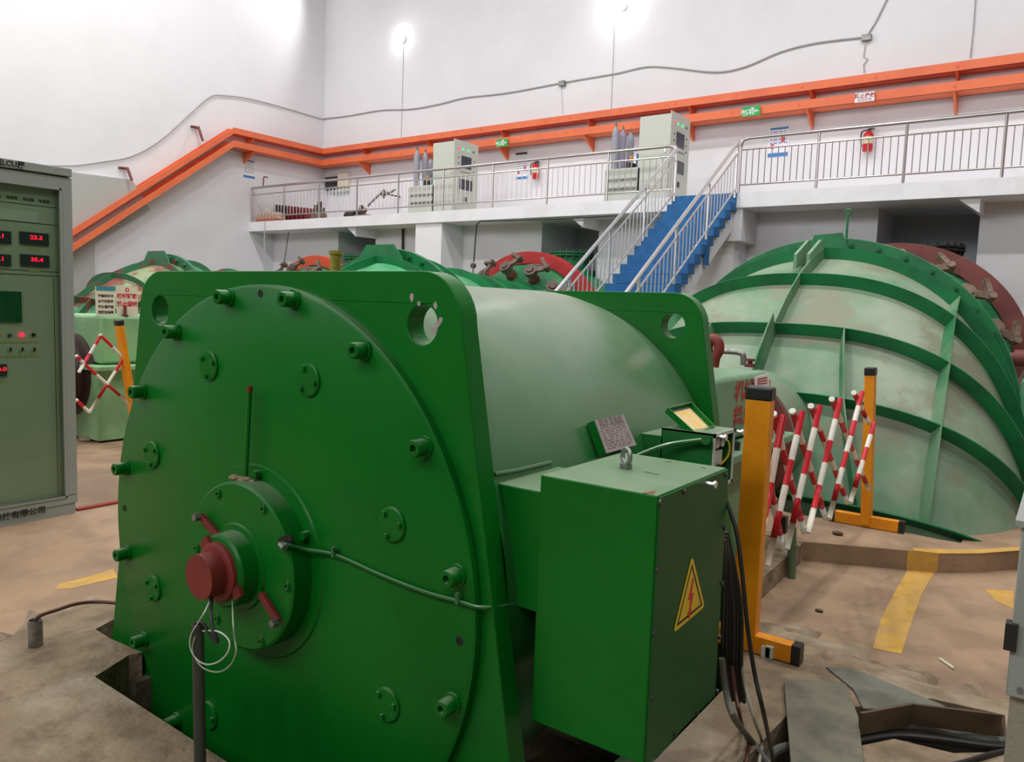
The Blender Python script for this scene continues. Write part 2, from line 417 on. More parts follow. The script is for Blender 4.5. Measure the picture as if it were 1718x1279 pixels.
# unseen windows added high behind the camera to light the generator's front
for k, x in enumerate((-13.5,-9.5,-5.5,-1.5,2.5)):
    mb = MB(); 
    for a0, a1, c0, c1 in ((-1.4,1.4,5.0,5.08),(-1.4,1.4,9.42,9.5),(-1.4,-1.32,5,9.5),(1.32,1.4,5,9.5),(-.04,.04,5,9.5),(-1.4,1.4,7.2,7.28)): mb.box((x+a0,YF+.002,c0),(x+a1,YF+.08,c1))
    mb.m(1).box((x-1.32,YF+.001,5.08),(x+1.32,YF+.02,9.42)); struct('window_%d' % (k+1), mb, [CABL, ADDGLOW])
    l = bpy.data.lights.new('daylight','AREA'); l.shape = 'RECTANGLE'; l.size = 2.6; l.size_y = 4.3; l.energy = ADDWIN_W; l.color = (1,.985,.97)
    o = bpy.data.objects.new('daylight', l); o.location = (x,YF+.12,7.25); o.rotation_euler = (R(78),0,0); COL.objects.link(o)
# grey enclosure wall against the left wall
q = [P(*p,X=XL+.12) for p in ((60,278),(122,289),(222,302),(252,352),(159,408),(159,640),(60,640))]
mb = MB().poly(q, (-1,0,0), .14); struct('wall_left', mb, GREYW)
# gallery slab, columns, haunches
mb = MB().box((XL,GY,GB),(-5.86,YB,GZ)); struct('floor', mb, WHITE2)
mb = MB().box((-4.70,GY,GB),(XR,YB,GZ)).box((-5.86,GY+.02,GB),(-4.70,YB,GZ-.003)); struct('floor', mb, WHITE2)
mb = MB().box((-11.96,GY+.05,0),(-11.2,WY,GB)); struct('wall_back', mb, WHITE)
mb = MB().box((-5.75,GY+.15,0),(-4.75,WY,GB)).box((-4.85,GY+.04,2.75),(-4.6,WY,GB)); struct('wall_back', mb, WHITE)
mb = MB()
for a0, a1 in NICHES: mb.add([(a1+.05,GY+.1,GB),(a1+.05,WY+.3,GB),(a1-.25,GY+.1,GB),(a1-.25,WY+.3,GB),(a1+.05,GY+.1,GB-.22),(a1+.05,WY+.3,GB-.22)],[(0,1,3,2),(0,2,4),(1,5,3),(2,3,5,4),(0,4,5,1)])
struct('trim', mb, WHITE)

# ---- staircase
RUN, RISE, NS = .229, GZ/22, 22
SX0, SX1 = -5.84, -4.70
st = thing('staircase', (SX0/2+SX1/2, GY-NS*RUN, 0), 'blue painted stair flight on a white concrete stringer rising to the gallery', 'stairs')
for i in range(NS):
    y1 = GY - i*RUN; z = GZ - i*RISE
    mb = MB().box((SX0,y1-RUN,z-RISE-RISE*.9),(SX1,y1+.01,z-RISE)) if i < NS-1 else None
    if mb: part('step', mb, BLUE, st)
mb = MB().box((SX0,GY-.02,GZ-RISE*1.0),(SX1,GY+.015,GZ+.004)); part('nosing', mb, BLUE, st)
Ls = NS*RUN
mb = MB(); off = .24
a = [(GY, GZ-RISE*1.2), (GY-Ls+RUN, 0.0), (GY-Ls+RUN+.5, 0), (GY, GZ-RISE-.45)]
vs = [(SX0+.05,y,z) for y,z in a]+[(SX1-.05,y,z) for y,z in a]
mb.add(vs, [(0,1,2,3),(7,6,5,4)]+[(i,(i+1)%4,(i+1)%4+4,i+4) for i in range(4)])
part('stringer', mb, WHITE, st)
mb = MB().box((SX1-.02,10.95,1.55),(SX1+.012,11.10,1.95)); 
bw = P(1186,428,X=SX1); mb = MB().box((SX1-.02,bw.y-.07,bw.z-.16),(SX1+.012,bw.y+.07,bw.z+.16)); part('paint_drip', mb, BLUE, st)

# ---- railings
def cylmesh(name, r, h, m, n=8):
    return MB().cyl((0,0,0),(0,0,h),r,n=n,caps=False).mesh(name, m)
def railing(name, pts, h, label, nb, spacing, post0=True, post1=True, bend=0):
    STEEL = STEELG if bend else globals()['STEEL']
    """pts: base line from a to b; posts every spacing, nb balusters per bay"""
    a, b = Vector(pts[0]), Vector(pts[1]); d = b-a; L = Vector((d.x,d.y,0)).length
    t = thing(name, a, label, 'railing')
    n = max(1, round(L/spacing)); up = Vector((0,0,1))
    part('top_rail', MB().tube([a+up*h, b+up*h] if not bend else [a+up*h, b+up*h-d.normalized()*.12, b+up*(h-.03)-d.normalized()*.03, b+up*(h-.12)], .03, 12), STEEL, t)
    part('middle_rail', MB().tube([a+up*(h-.18), b+up*(h-.18)], .015, 8), STEEL, t)
    part('bottom_rail', MB().tube([a+up*.14, b+up*.14], .015, 8), STEEL, t)
    pm = cylmesh('post', .022, h, STEEL, 10); bmh = cylmesh('baluster', .0085, h-.32, STEEL, 6)
    for i in range(n+1):
        if (i == 0 and not post0) or (i == n and not post1): continue
        inst('post', pm, t, Matrix.Translation(a+d*(i/n)))
    for i in range(n):
        for k in range(nb):
            inst('baluster', bmh, t, Matrix.Translation(a+d*((i+(k+1)/(nb+1))/n)+up*.14))
    return t
railing('gallery_railing', [(XL+.05,GY+.06,GZ),(-5.86,GY+.06,GZ)], .89, 'long stainless steel railing on the gallery edge left of the stairs', 10, 1.325, bend=1)
railing('gallery_railing', [(XR-5,GY+.06,GZ),(-4.70,GY+.06,GZ)], .89, 'stainless steel railing on the gallery edge right of the stairs', 11, 1.30, bend=1)
ys = GY-.1; yl = GY-19.6*RUN
for xx, lb in ((SX0+.03,'stainless steel handrail on the left side of the blue stairs'),(SX1-.03,'stainless steel handrail on the right side of the blue stairs')):
    railing('stair_railing', [(xx,ys+.08,GZ-.08),(xx,yl,GZ-.08-(ys+.08-yl)*RISE/RUN)], .89, lb, 8, 1.25)

# ---- cable trays (orange ladders on brackets)
def tray(name, wd, zf, zb, zs, label):
    """wd: reach from the wall, zf top of front lip, zb its bottom; zs end heights on the slope"""
    t = thing(name, (XL+.3,YB-.3,zb), label, 'cable tray')
    xf, yf = XL+wd, YB-wd; ybend = P(393,216,X=xf).y
    ye = P(122,387,X=xf).y; dz = P(122,387,X=xf).z - P(393,216,X=xf).z; th = zf-zb
    ylow = ye-3.2; dlow = dz*(ylow-ybend)/(ye-ybend)
    path_f = [Vector((XR-.05,yf,zf)),Vector((xf,yf,zf)),Vector((xf,ybend,zf)),Vector((xf,ylow,zf+dlow))]
    g = .03
    inn = [Vector((XR-.05,YB-.05,zf)),Vector((XL+.05,YB-.05,zf)),Vector((XL+.05,ybend,zf)),Vector((XL+.05,ylow,zf+dlow))]
    def web(A, B, thick=.012):
        mb = MB(); dn = Vector((0,0,-th))
        for i in range(3):
            mb.add([A[i],A[i+1],A[i+1]+dn,A[i]+dn, B[i],B[i+1],B[i+1]+dn,B[i]+dn],[(0,1,2,3),(4,7,6,5),(0,4,5,1),(3,2,6,7)])
        return mb
    off = [Vector((0,g,0)),Vector((-g,g,0)),Vector((-g,0,0)),Vector((-g,0,0))]
    part('front_side_plate', web(path_f, [p+o for p, o in zip(path_f, off)]), ORANGE, t)
    part('rear_side_plate', web([p-o for p, o in zip(inn, off)], inn), ORANGE, t)
    mb = MB()
    for i in range(3):
        dn = Vector((0,0,-th)); e = Vector((0,0,.02))
        mb.add([path_f[i]+dn,path_f[i+1]+dn,inn[i+1]+dn,inn[i]+dn,path_f[i]+dn+e,path_f[i+1]+dn+e,inn[i+1]+dn+e,inn[i]+dn+e],[(0,1,2,3),(4,7,6,5)])
    part('tray_bottom', mb, ORANGE, t)
    # splice bolts/seams on the front face
    mb = MB()
    for x in [XL+1.0+1.25*i for i in range(20)]:
        mb.cbox((x,yf-.006,zf-th*.45),(.03,.012,.05))
    part('splice_plate', mb, ORANGE, t)
    bk = MB().add([(-.02,0,0),(.02,0,0),(-.02,wd,0),(.02,wd,0),(-.02,wd,-.28),(.02,wd,-.28),(-.02,.05,-.05),(.02,.05,-.05)],
                  [(0,1,3,2),(0,6,7,1),(6,4,5,7),(2,3,5,4),(0,2,4,6),(1,7,5,3)])
    bm_ = bk.mesh('bracket', ORANGE)
    for x in [XL+1.9+2.35*i for i in range(10)]:
        inst('bracket', bm_, t, Matrix.Translation((x,yf,zb-.005)))
    for y in (ybend+.6,):
        inst('bracket', bm_, t, Matrix.Translation((xf,y,zb-.005)) @ Matrix.Rotation(R(90),4,'Z'))
    return t
tray('cable_tray', .33, P(1718,88,Y=YB-.33).z, P(1718,104,Y=YB-.33).z, 0, 'upper orange cable tray running round the walls above the gallery')
tray('cable_tray', .46, P(1718,122,Y=YB-.46).z, P(1718,139,Y=YB-.46).z, 0, 'lower orange cable tray running round the walls just under the upper one')
for (x0,y0,x1,y1) in ((328,214,340,236),(208,283,221,302)):
    a = P(x0,y0,X=XL+.05); b = P(x1,y1,X=XL+.30)
    solo('support_hook', MB().tube([a, a+(b-a)*.5+Vector((0,0,.12)), b], .03, 8).tube([a+Vector((0,-.12,.0)),a+Vector((0,.1,.02))], .03, 8), MAROON, a,
         'small maroon steel hook on the left wall, '+('beside the top bend of the trays' if x0 > 300 else 'nearer the grey cabinet'), 'hook', None)

# ================================================================== THE NEAR GENERATOR
GX, GC = -2.087, .652
def PCyl(px, py, rad):
    """front intersection of a pixel's ray with the barrel's cylinder"""
    d = (RT*((px-CX)/FPX) - UP*((py-CY)/FPX) + FW); ox, oz = CAM.x-GX, CAM.z-GC
    A = d.x*d.x+d.z*d.z; B = 2*(ox*d.x+oz*d.z); C = ox*ox+oz*oz-rad*rad
    t = (-B-math.sqrt(max(B*B-4*A*C,0)))/(2*A); return CAM+d*t
Y0, Y1, Y2, Y3, Y4 = 1.532, 1.564, 1.632, 3.19, 3.258
GPX = GX+.017
gen = thing('generator', (GX, 2.4, -.5), 'large glossy green horizontal generator sunk in a concrete pit in the foreground', 'generator')
def plate_outline():
    top, rc = 1.592, .14; k = .179
    hw = lambda z: .791 + k*(1.408-z)
    pts = [(-hw(-.45),-.45),(hw(-.45),-.45)]
    cxr = hw(top-rc)-rc
    for i in range(9):
        a = R(90*i/8); pts.append((cxr+rc*math.cos(a), top-rc+rc*math.sin(a)))
    for i in range(9):
        a = R(90+90*i/8); pts.append((-cxr+rc*math.cos(a), top-rc+rc*math.sin(a)))
    return pts
holes = [circ2(.646,1.448,.055), circ2(-.646,1.448,.055)]
me = fill2d([plate_outline()]+holes, Y2-Y1)
Mp = lambda yc: Matrix(((1,0,0,GPX),(0,0,-1,yc),(0,1,0,0),(0,0,0,1)))
mb = MB().frommesh(me, Mp((Y1+Y2)/2)); part('front_end_plate', mb, GREEN, gen, bev=.004)
mb = MB().frommesh(me, Mp((Y3+Y4)/2)); part('rear_end_plate', mb, GREEN, gen, bev=.004)
mb = MB().lathe((GX,Y2-.002,GC),(0,1,0),[(0,.935),(.0,.935),(Y3-Y2-.12,.935),(Y3-Y2+.002,.915)],96,caps=False); part('barrel', mb, GREEN2, gen)
mb = MB().lathe((GX,Y0,GC),(0,1,0),[(0,.3),(0,.885),(.006,.897),(Y1-Y0,.897)],96,caps=False).lathe((GX,Y0,GC),(0,1,0),[(0,.0001),(0,.3)],96,caps=False); ecov = part('end_cover', mb, GREEN, gen)
bolt = MB().cyl((0,0,0),(0,-.008,0),.030,n=24).lathe((0,-.008,0),(0,-1,0),[(0,.0235),(.036,.0235),(.040,.021),(.040,.011),(.026,.011),(.026,.001)],20,caps=False).m(1).cyl((0,-.0225,0),(0,-.023,0),.0111,n=6)
boltm = bolt.mesh('cap_bolt', [GREEN, BLACKP])
for q in ((297,557),(385,499),(494,503),(612,588),(713,750),(768,965),(759,1180),(240,657),(212,785),(214,928),(242,1073),(297,1209)):
    inst('cap_bolt', boltm, ecov, Matrix.Translation(P(*q,Y=Y0)))
cov = MB().lathe((0,0,0),(0,-1,0),[(0,.050),(.006,.050),(.009,.046),(.009,.001)],32,caps=False).mesh('inspection_cover', GREEN)
scr = MB().cyl((0,-.009,0),(0,-.018,0),.0085,n=6).mesh('screw', GREEN)
for q, a0 in (((352,614),20),((519,638),-10),((256,763),35),((659,880),10),((258,987),30),((650,1182),15),((351,1200),0)):
    M = Matrix.Translation(P(*q,Y=Y0)); c = inst('inspection_cover', cov, gen, M)
    for k in range(3):
        s = inst('screw', scr, c, M @ Matrix.Translation((.036*math.cos(R(a0+120*k)),0,.036*math.sin(R(a0+120*k)))))
for q in ((437,493),(771,1076),(209,853)):
    p = P(*q,Y=Y0); part('tapped_hole', MB().lathe(p+Vector((0,-.0008,0)),(0,1,0),[(0,.0125),(0,.009),(.0006,.009),(.0006,.0001)],16,caps=False), BLACK, ecov)
# bearing hub with its shaft-end cap
HX, HZ = GX, .655
hub = part('bearing_hub', MB().lathe((HX,1.456,HZ),(0,1,0),[(0,.11),(0,.262),(.005,.27),(.076,.27)],80,caps=False).lathe((HX,1.532,HZ),(0,-1,0),[(0,.318),(.006,.313),(.006,.27)],80,caps=False), GREEN, gen)
hb = MB().lathe((0,0,0),(0,-1,0),[(0,.019),(.003,.019),(.003,.016),(.001,.016),(.001,.013),(.006,.013),(.006,.006),(.001,.006)],18,caps=False).m(1).cyl((0,-.0012,0),(0,-.0014,0),.0061,n=6).mesh('hub_bolt', [GREEN, BLACKP])
for q in ((366,829),(442,854),(330,920),(482,984),(438,1077),(364,1039)):
    inst('hub_bolt', hb, hub, Matrix.Translation(P(*q,Y=1.456)))
sb = MB().cyl((0,0,0),(0,-.03,0),.014,n=16).mesh('dowel_bolt', GREEN)
for q in ((438,795),(519,897)): inst('dowel_bolt', sb, hub, Matrix.Translation(P(*q,Y=1.532)))
mb = MB().lathe((HX,1.456,HZ),(0,-1,0),[(0,.140),(.008,.136),(.008,.118),(.06,.115),(.068,.108),(.068,.05)],56,caps=False); part('shaft_end_boss', mb, GREEN, gen)
mb = MB().lathe((HX,1.388,HZ),(0,-1,0),[(0,.094),(.012,.092),(.016,.085),(.018,.071),(.018,.05)],40,caps=False).cyl((HX,1.372,HZ),(HX,1.318,HZ),.070,.069,n=40)
mb.bar(P(343,905,Y=1.385),P(352,925,Y=1.385),.05,.012,up=(0,1,0)).bar(P(395,985,Y=1.385),P(402,1003,Y=1.385),.04,.012,up=(0,1,0))
enc = part('speed_sensor_cap', mb, RED, gen, 'dull red cylindrical cap')
for (a, b, e) in (((337,866),(366,900),0),((437,996),(467,1043),1)):
    p0, p1 = P(*a,Y=1.440), P(*b,Y=1.440)
    br = part('bracket_arm', MB().bar(p0,p1,.022,.016,up=(0,1,0)), RED, gen, 'red flat bracket arm', bev=.002)
    pe = p1 if e else p0
    part('end_bolt', MB().cyl(pe+Vector((0,-.006,0)),pe+Vector((0,-.026,0)),.013,n=6), GALV, br)
pn = P(480,908,Y=1.4555)
part('cable_notch', MB().poly([P(*q,Y=1.4545) for q in ((466,905),(474,899),(488,897),(490,915),(476,918),(467,912))],(0,1,0),.003), BLACKP, hub)
# vertical probe with putty at its foot
part('probe_rod', MB().cyl(P(412,806,Y=1.50),P(419,655,Y=1.50),.0075,n=10).m(1).cyl(P(419,657,Y=1.50),P(419,648,Y=1.50),.009,n=10), [GREEN, RED], gen, 'upright green rod with a red tip')
mb = MB(); pb = P(410,806,Y=1.50)
for k in range(9):
    mb.sphere(pb+Vector((random.uniform(-.035,.04),random.uniform(-.015,.015),random.uniform(-.008,.012))), random.uniform(.009,.017),8,6,(1.3,1,.6))
part('putty', mb, PUTTY, gen)
# thin green conduit clipped to the cover
pts = [P(470,915,Y=1.452),P(480,914,Y=1.44),P(515,923,Y=1.50),P(563,932,Y=1.522),P(640,966,Y=1.522),P(710,993,Y=1.522),P(770,1010,Y=1.522),P(800,1019,Y=1.53),P(830,1019,Y=1.58),P(862,1013,Y=1.66)]
part('sensor_conduit', MB().tube(pts,.0055,8,6), GREEN2, gen, 'thin pale green conduit crossing the cover')
for q in ((561,928),(769,1006)):
    p = P(*q,Y=1.52); part('conduit_clip', MB().cbox(p,(.012,.016,.022)).cyl(p+Vector((0,0,.014)),p+Vector((0,-.01,.014)),.006,n=8), GREEN2, gen)
p = P(477,916,Y=1.445); part('cable_gland', MB().cyl(p+Vector((-.012,-.004,.004)),p+Vector((.012,-.008,-.003)),.010,n=6), GALV, gen)
# chipped paint round the lifting holes
mb = MB()
for q in ((691,499),(703,510),(731,513),(740,537),(729,555),(734,545)):
    p = P(*q,Y=Y1); s = random.uniform(.007,.012)
    mb.poly([p+Vector((s*math.cos(a)*random.uniform(.5,1),-.0006,s*1.4*math.sin(a)*random.uniform(.5,1))) for a in [k*math.pi/4 for k in range(8)]],(0,1,0),.0004)
part('paint_chip', mb, PLATE, gen, 'bare grey chips in the paint')
# terminal duct and box
BX0, BX1, BY0, BY1, BZ0, BZ1 = -1.085, -.755, 1.656, 2.107, .407, 1.074
part('terminal_duct', MB().box((-1.7,1.668,.70),(BX0+.01,1.98,1.026)), GREEN, gen, bev=.004)
part('weld_bead', MB().tube([PCyl(830,796,.937),PCyl(870,789,.937),PCyl(925,776,.937)],.006,6), GREEN2, gen)
tb = part('terminal_box', MB().box((BX0,BY0,BZ0),(BX1,BY1,BZ1)), GREEN, gen, bev=.004)
part('cover_panel', MB().box((BX1,BY0+.004,BZ0),(BX1+.005,BY1,BZ1-.004)), mat('panel_green', (22,84,32), .45, spec=.25), tb, 'slightly paler side panel', bev=.001)
sc = MB().cyl((0,0,0),(.006,0,0),.007,n=8).mesh('panel_screw', BLACKP)
for q in ((1106,843),(1147,825),(1217,797),(1214,886),(1210,979),(1206,1069),(1202,1160),(1168,1195),(1131,1232),(1092,1171),(1096,1063),(1101,955)):
    inst('panel_screw', sc, tb, Matrix.Translation(P(*q,X=BX1+.004)))
p = P(1185,811,X=BX1+.005); part('bright_screw', MB().cyl(p,p+Vector((.022,0,0)),.005,n=8).cyl(p+Vector((.022,0,0)),p+Vector((.027,0,0)),.010,n=12), STEEL, tb)
e = P(1050,786,Z=BZ1)
mb = MB().cyl(e,e+Vector((0,0,.014)),.017,n=18); rr = .021; c = e+Vector((0,0,.014+rr*.9))
ax = Vector((.55,.83,0)).normalized()
mb.tube([c+ax*0+(Vector((0,0,1))*math.cos(t)+Vector((.83,-.55,0))*math.sin(t))*rr for t in [2*math.pi*k/24 for k in range(25)]],.0065,10,caps=False)
part('lifting_eye', mb, GALV, tb, 'bare steel lifting eye bolt')
mb = MB()
for q in ((1116,775,1127,776),(1082,792,1105,797),(1176,785,1184,786)):
    a, b = P(q[0],q[1],Z=BZ1), P(q[2],q[3],Z=BZ1); mb.bar(a+Vector((0,0,.0004)),b+Vector((0,0,.0004)),.004,.0008)
part('scratch', mb, DKSTEEL, tb)
a, b, c3 = P(1078,828,Z=BZ1), P(1097,829.5,Z=BZ1), P(1100,824,Z=BZ1)
part('red_mark', MB().poly([a,b,c3],(0,0,1),.0006), RED, tb)
# warning triangle
sx = BX1+.0062
T = [P(*q,X=sx) for q in ((1161,932),(1129,1063),(1182,1018))]
cen = sum(T, Vector())/3
tip = [cen+(t-cen)*1.0 for t in T]
def tri(sc_, dx):
    return [cen+(t-cen)*sc_+Vector((dx,0,0)) for t in T]
def round_tri(sc_, dx, rr):
    V = tri(sc_, dx); out = []
    for i in range(3):
        A, B, C = V[i-1], V[i], V[(i+1)%3]
        u, w = (A-B).normalized(), (C-B).normalized()
        for k in range(5):
            t = k/4; p0 = B+u*rr; p2 = B+w*rr
            out.append(p0*(1-t)**2+B*2*t*(1-t)+p2*t*t)
    return out
ws = part('warning_sign', MB().poly(round_tri(1.0,0,.02),(1,0,0),.001), YSIGN, tb, 'yellow triangular high voltage sign')
mb = MB()
o3, i3 = round_tri(.82,.0012,.006), round_tri(.70,.0012,.002)
n = len(o3); mb.add(o3+i3, [(k,(k+1)%n,(k+1)%n+n,k+n) for k in range(n)]); part('sign_border', mb, SIGNBL, ws)
hh = (T[0].z-(T[1].z+T[2].z)/2); 
def sp(u, v): return Vector((sx+.0014, cen.y+u*hh, cen.z+v*hh))
part('lightning_bolt', MB().poly([sp(.03,.30),sp(-.10,-.0),sp(-.01,-.02),sp(-.05,-.20),sp(-.10,-.19),sp(-.02,-.32),sp(.05,-.17),sp(.01,-.18),sp(.10,.06),sp(.01,.07),sp(.08,.28)],(1,0,0),.0006), REDINK, ws)
# nameplate on its stand-off
N4 = [PCyl(*q,.975) for q in ((998,705),(1046,695),(1068,747),(1018,761))]
nrm = (N4[1]-N4[0]).cross(N4[3]-N4[0]); nrm = -nrm if nrm.dot(CAM-N4[0]) < 0 else nrm; nrm.normalize()
npb = part('nameplate_stand', MB().poly([p-nrm*.004 for p in N4],-nrm,.03), GREEN, gen)
npl = part('nameplate', MB().poly([p-nrm*.003 for p in N4],nrm,.003), PLATE, npb, 'small engraved grey metal nameplate')
ex, ey = (N4[1]-N4[0]), (N4[0]-N4[3]); 
mb = MB(); Mn = frame(N4[0]+ex*.5-ey*.12+nrm*.0006, ex, ey)
t_ = text2d('同步发电机', ex.length*.13, .0006); mb.frommesh(t_, Mn)
mb.add([N4[0]+ex*.1-ey*.2+nrm*.0006,N4[0]+ex*.92-ey*.2+nrm*.0006,N4[0]+ex*.92-ey*.212+nrm*.0006,N4[0]+ex*.1-ey*.212+nrm*.0006],[(0,1,2,3)])
for r_ in range(9):
    x = .08
    while x < .9:
        w_ = random.uniform(.04,.14); y_ = .27+r_*.075
        mb.add([N4[0]+ex*x-ey*y_+nrm*.0006,N4[0]+ex*min(x+w_,.94)-ey*y_+nrm*.0006,N4[0]+ex*min(x+w_,.94)-ey*(y_+.03)+nrm*.0006,N4[0]+ex*x-ey*(y_+.03)+nrm*.0006],[(0,1,2,3)]); x += w_+random.uniform(.03,.1)
part('engraving', mb, PLTXT, npl)
# instrument box with its lid propped open
IY = 2.56; a = P(1122,741,Y=IY); b = P(1197,729,Y=IY); d = P(1232,722,X=b.x); zt = b.z
x0, x1, y0, y1, zb_ = a.x-.03, b.x, IY, d.y, zt-.20
mb = MB().box((x0,y0,zt-.006),(x1,y1,zt)).box((x0,y0,zb_),(x1,y0+.006,zt)).box((x0,y1-.006,zb_),(x1,y1,zt)).box((x0,y0,zb_),(x1,y1,zb_+.006)).box((x0-.25,y0,zb_),(x0+.004,y1,zt-.03))
ib = part('instrument_box', mb, GREEN2, gen)
e1 = .006; mb = MB().box((x1,y0,zb_),(x1+.004,y0+.018,zt)).box((x1,y0,zt-.014),(x1+.004,y1,zt)).box((x1,y1-.014,zb_),(x1+.004,y1,zt)).box((x1,y0,zb_),(x1+.004,y1,zb_+.012))
part('door_frame', mb, CABL, ib, 'bare pale metal frame')
mb = MB().box((x1-.07,y0+.01,zb_+.01),(x1-.065,y1-.01,zt-.01)); part('mounting_plate', mb, DKSTEEL, ib)
mb = MB()
for k in range(3): mb.cyl((x1-.05,y0+.04+.05*k,zt-.045),(x1-.015,y0+.04+.05*k,zt-.045),.018,n=14)
for k in range(7): mb.cbox((x1-.035,y0+.035+.018*k,zt-.10),(.03,.014,.05))
part('terminal_strip', mb, CABL, ib)
mb = MB()
for k in range(5):
    aa = random.uniform(.0,.05)
    mb.tube([(x1-.03,y0+.02+aa,zb_+.02),(x1-.01,y0+.06+aa,zb_+.05+random.uniform(-.01,.03)),(x1-.02,y1-.05,zb_+.03+random.uniform(0,.02)),(x1-.03,y1-.02,zb_+.06)],.004,6,4)
part('wire', mb, BLACK, ib)
part('wire', MB().tube([(x1-.03,y1-.06,zt-.03),(x1-.008,y1-.03,zt-.05),(x1-.008,y1-.028,zt-.10),(x1-.03,y1-.07,zt-.14)],.004,6,6), YSIGN, ib, 'yellow looped wire')
for q in ((1207,733),(1236,724)):
    p = P(*q,X=x1+.004); part('thumbscrew', MB().cyl(p,p+Vector((.02,0,0)),.006,n=8).cyl(p+Vector((.02,0,0)),p+Vector((.026,0,0)),.011,n=12), STEEL, ib)
L4 = [P(1120,686,Y=2.60),P(1159,677,Y=2.78),P(1198,716,Y=2.72),P(1167,729,Y=2.57)]
ln = (L4[1]-L4[0]).cross(L4[3]-L4[0]).normalized(); ln = -ln if ln.dot(CAM-L4[0]) < 0 else ln
lid = part('lid', MB().poly([p-ln*.012 for p in L4],-ln,.004), GREEN2, ib, 'open lid seen from inside')
mb = MB()
for i in range(4):
    A, B = L4[i], L4[(i+1)%4]; mb.bar(A-ln*.006, B-ln*.006, .004, .022, up=ln)
part('lid_rim', mb, GREEN, lid)
cc = sum(L4, Vector())/4
part('wiring_sheet', MB().poly([cc+(p-cc)*.78-ln*.010 for p in L4],ln,.001), YPAPER, lid, 'yellowed wiring diagram sheet')
part('signal_pipe', MB().tube([P(1050,775,Y=2.40),P(1082,760,Y=2.46),P(1125,746,Y=2.52),P(1188,738,Y=2.54)],.009,8,4).cyl(P(1184,739,Y=2.55),P(1184,739,Y=2.52),.016,n=12), GREEN2, gen)
bw = P(563,455,X=GX+.02); bt = P(562,421,X=GX+.02)
part('oil_filler_cap', MB().lathe((GX+.02,bw.y,1.57),(0,0,1),[(0,.019),(bt.z-1.582,.019),(bt.z-1.582,.024),(bt.z-1.57,.024),(bt.z-1.57,.004)],20,caps=False).m(1).cyl((GX+.02,bw.y,1.57),(GX+.02,bw.y,1.57+.036),.0196,n=20), [BRASS, RED], gen, 'mustard yellow filler stub with a red band')
mb = MB().box((-3.2,1.75,-.9),(-2.85,3.1,-.3)).box((-1.35,1.75,-.9),(-1.02,3.1,-.3)); part('foot', mb, GREEN, gen)

# ================================================================== TURBINES
FADR = mat('faded_green_rib', (104,142,108), .55, var=(40,118,72), scale=1.2)
EYP, EZP = 8.505, 1.5-.92*(1.5+1.6421)
def esec(th):
    return (.92*(1.9126+.58446*th), .92*(1.9912+1.48640*th), .92*(1.98766-2.12641*th), 2+1.46644*th)
def ept(X0, th, s, off=0):
    a, b, D, n = esec(th); cy, cz = EYP-D*math.sin(th), EZP+D*math.cos(th)
    cs, sn = math.cos(s), math.sin(s)
    u = (a-off)*math.copysign(abs(cs)**(2/n), cs); v = (b-off)*math.copysign(abs(sn)**(2/n), sn)
    return Vector((X0+u, cy-math.sin(th)*v, cz+math.cos(th)*v))
THS = [.08175,.31448,.55038,.76648,1.02905]
RH = .11
def shell_strip(X0, ths, s0, s1, ns, off, closed=False):
    vs = []; ss = [s0+(s1-s0)*k/ns for k in range(ns+1)]
    for th in ths:
        for s in ss: vs.append(ept(X0, th, s, off))
    n = ns+1
    return vs, [(j*n+k, j*n+k+1, (j+1)*n+k+1, (j+1)*n+k) for j in range(len(ths)-1) for k in range(ns)]
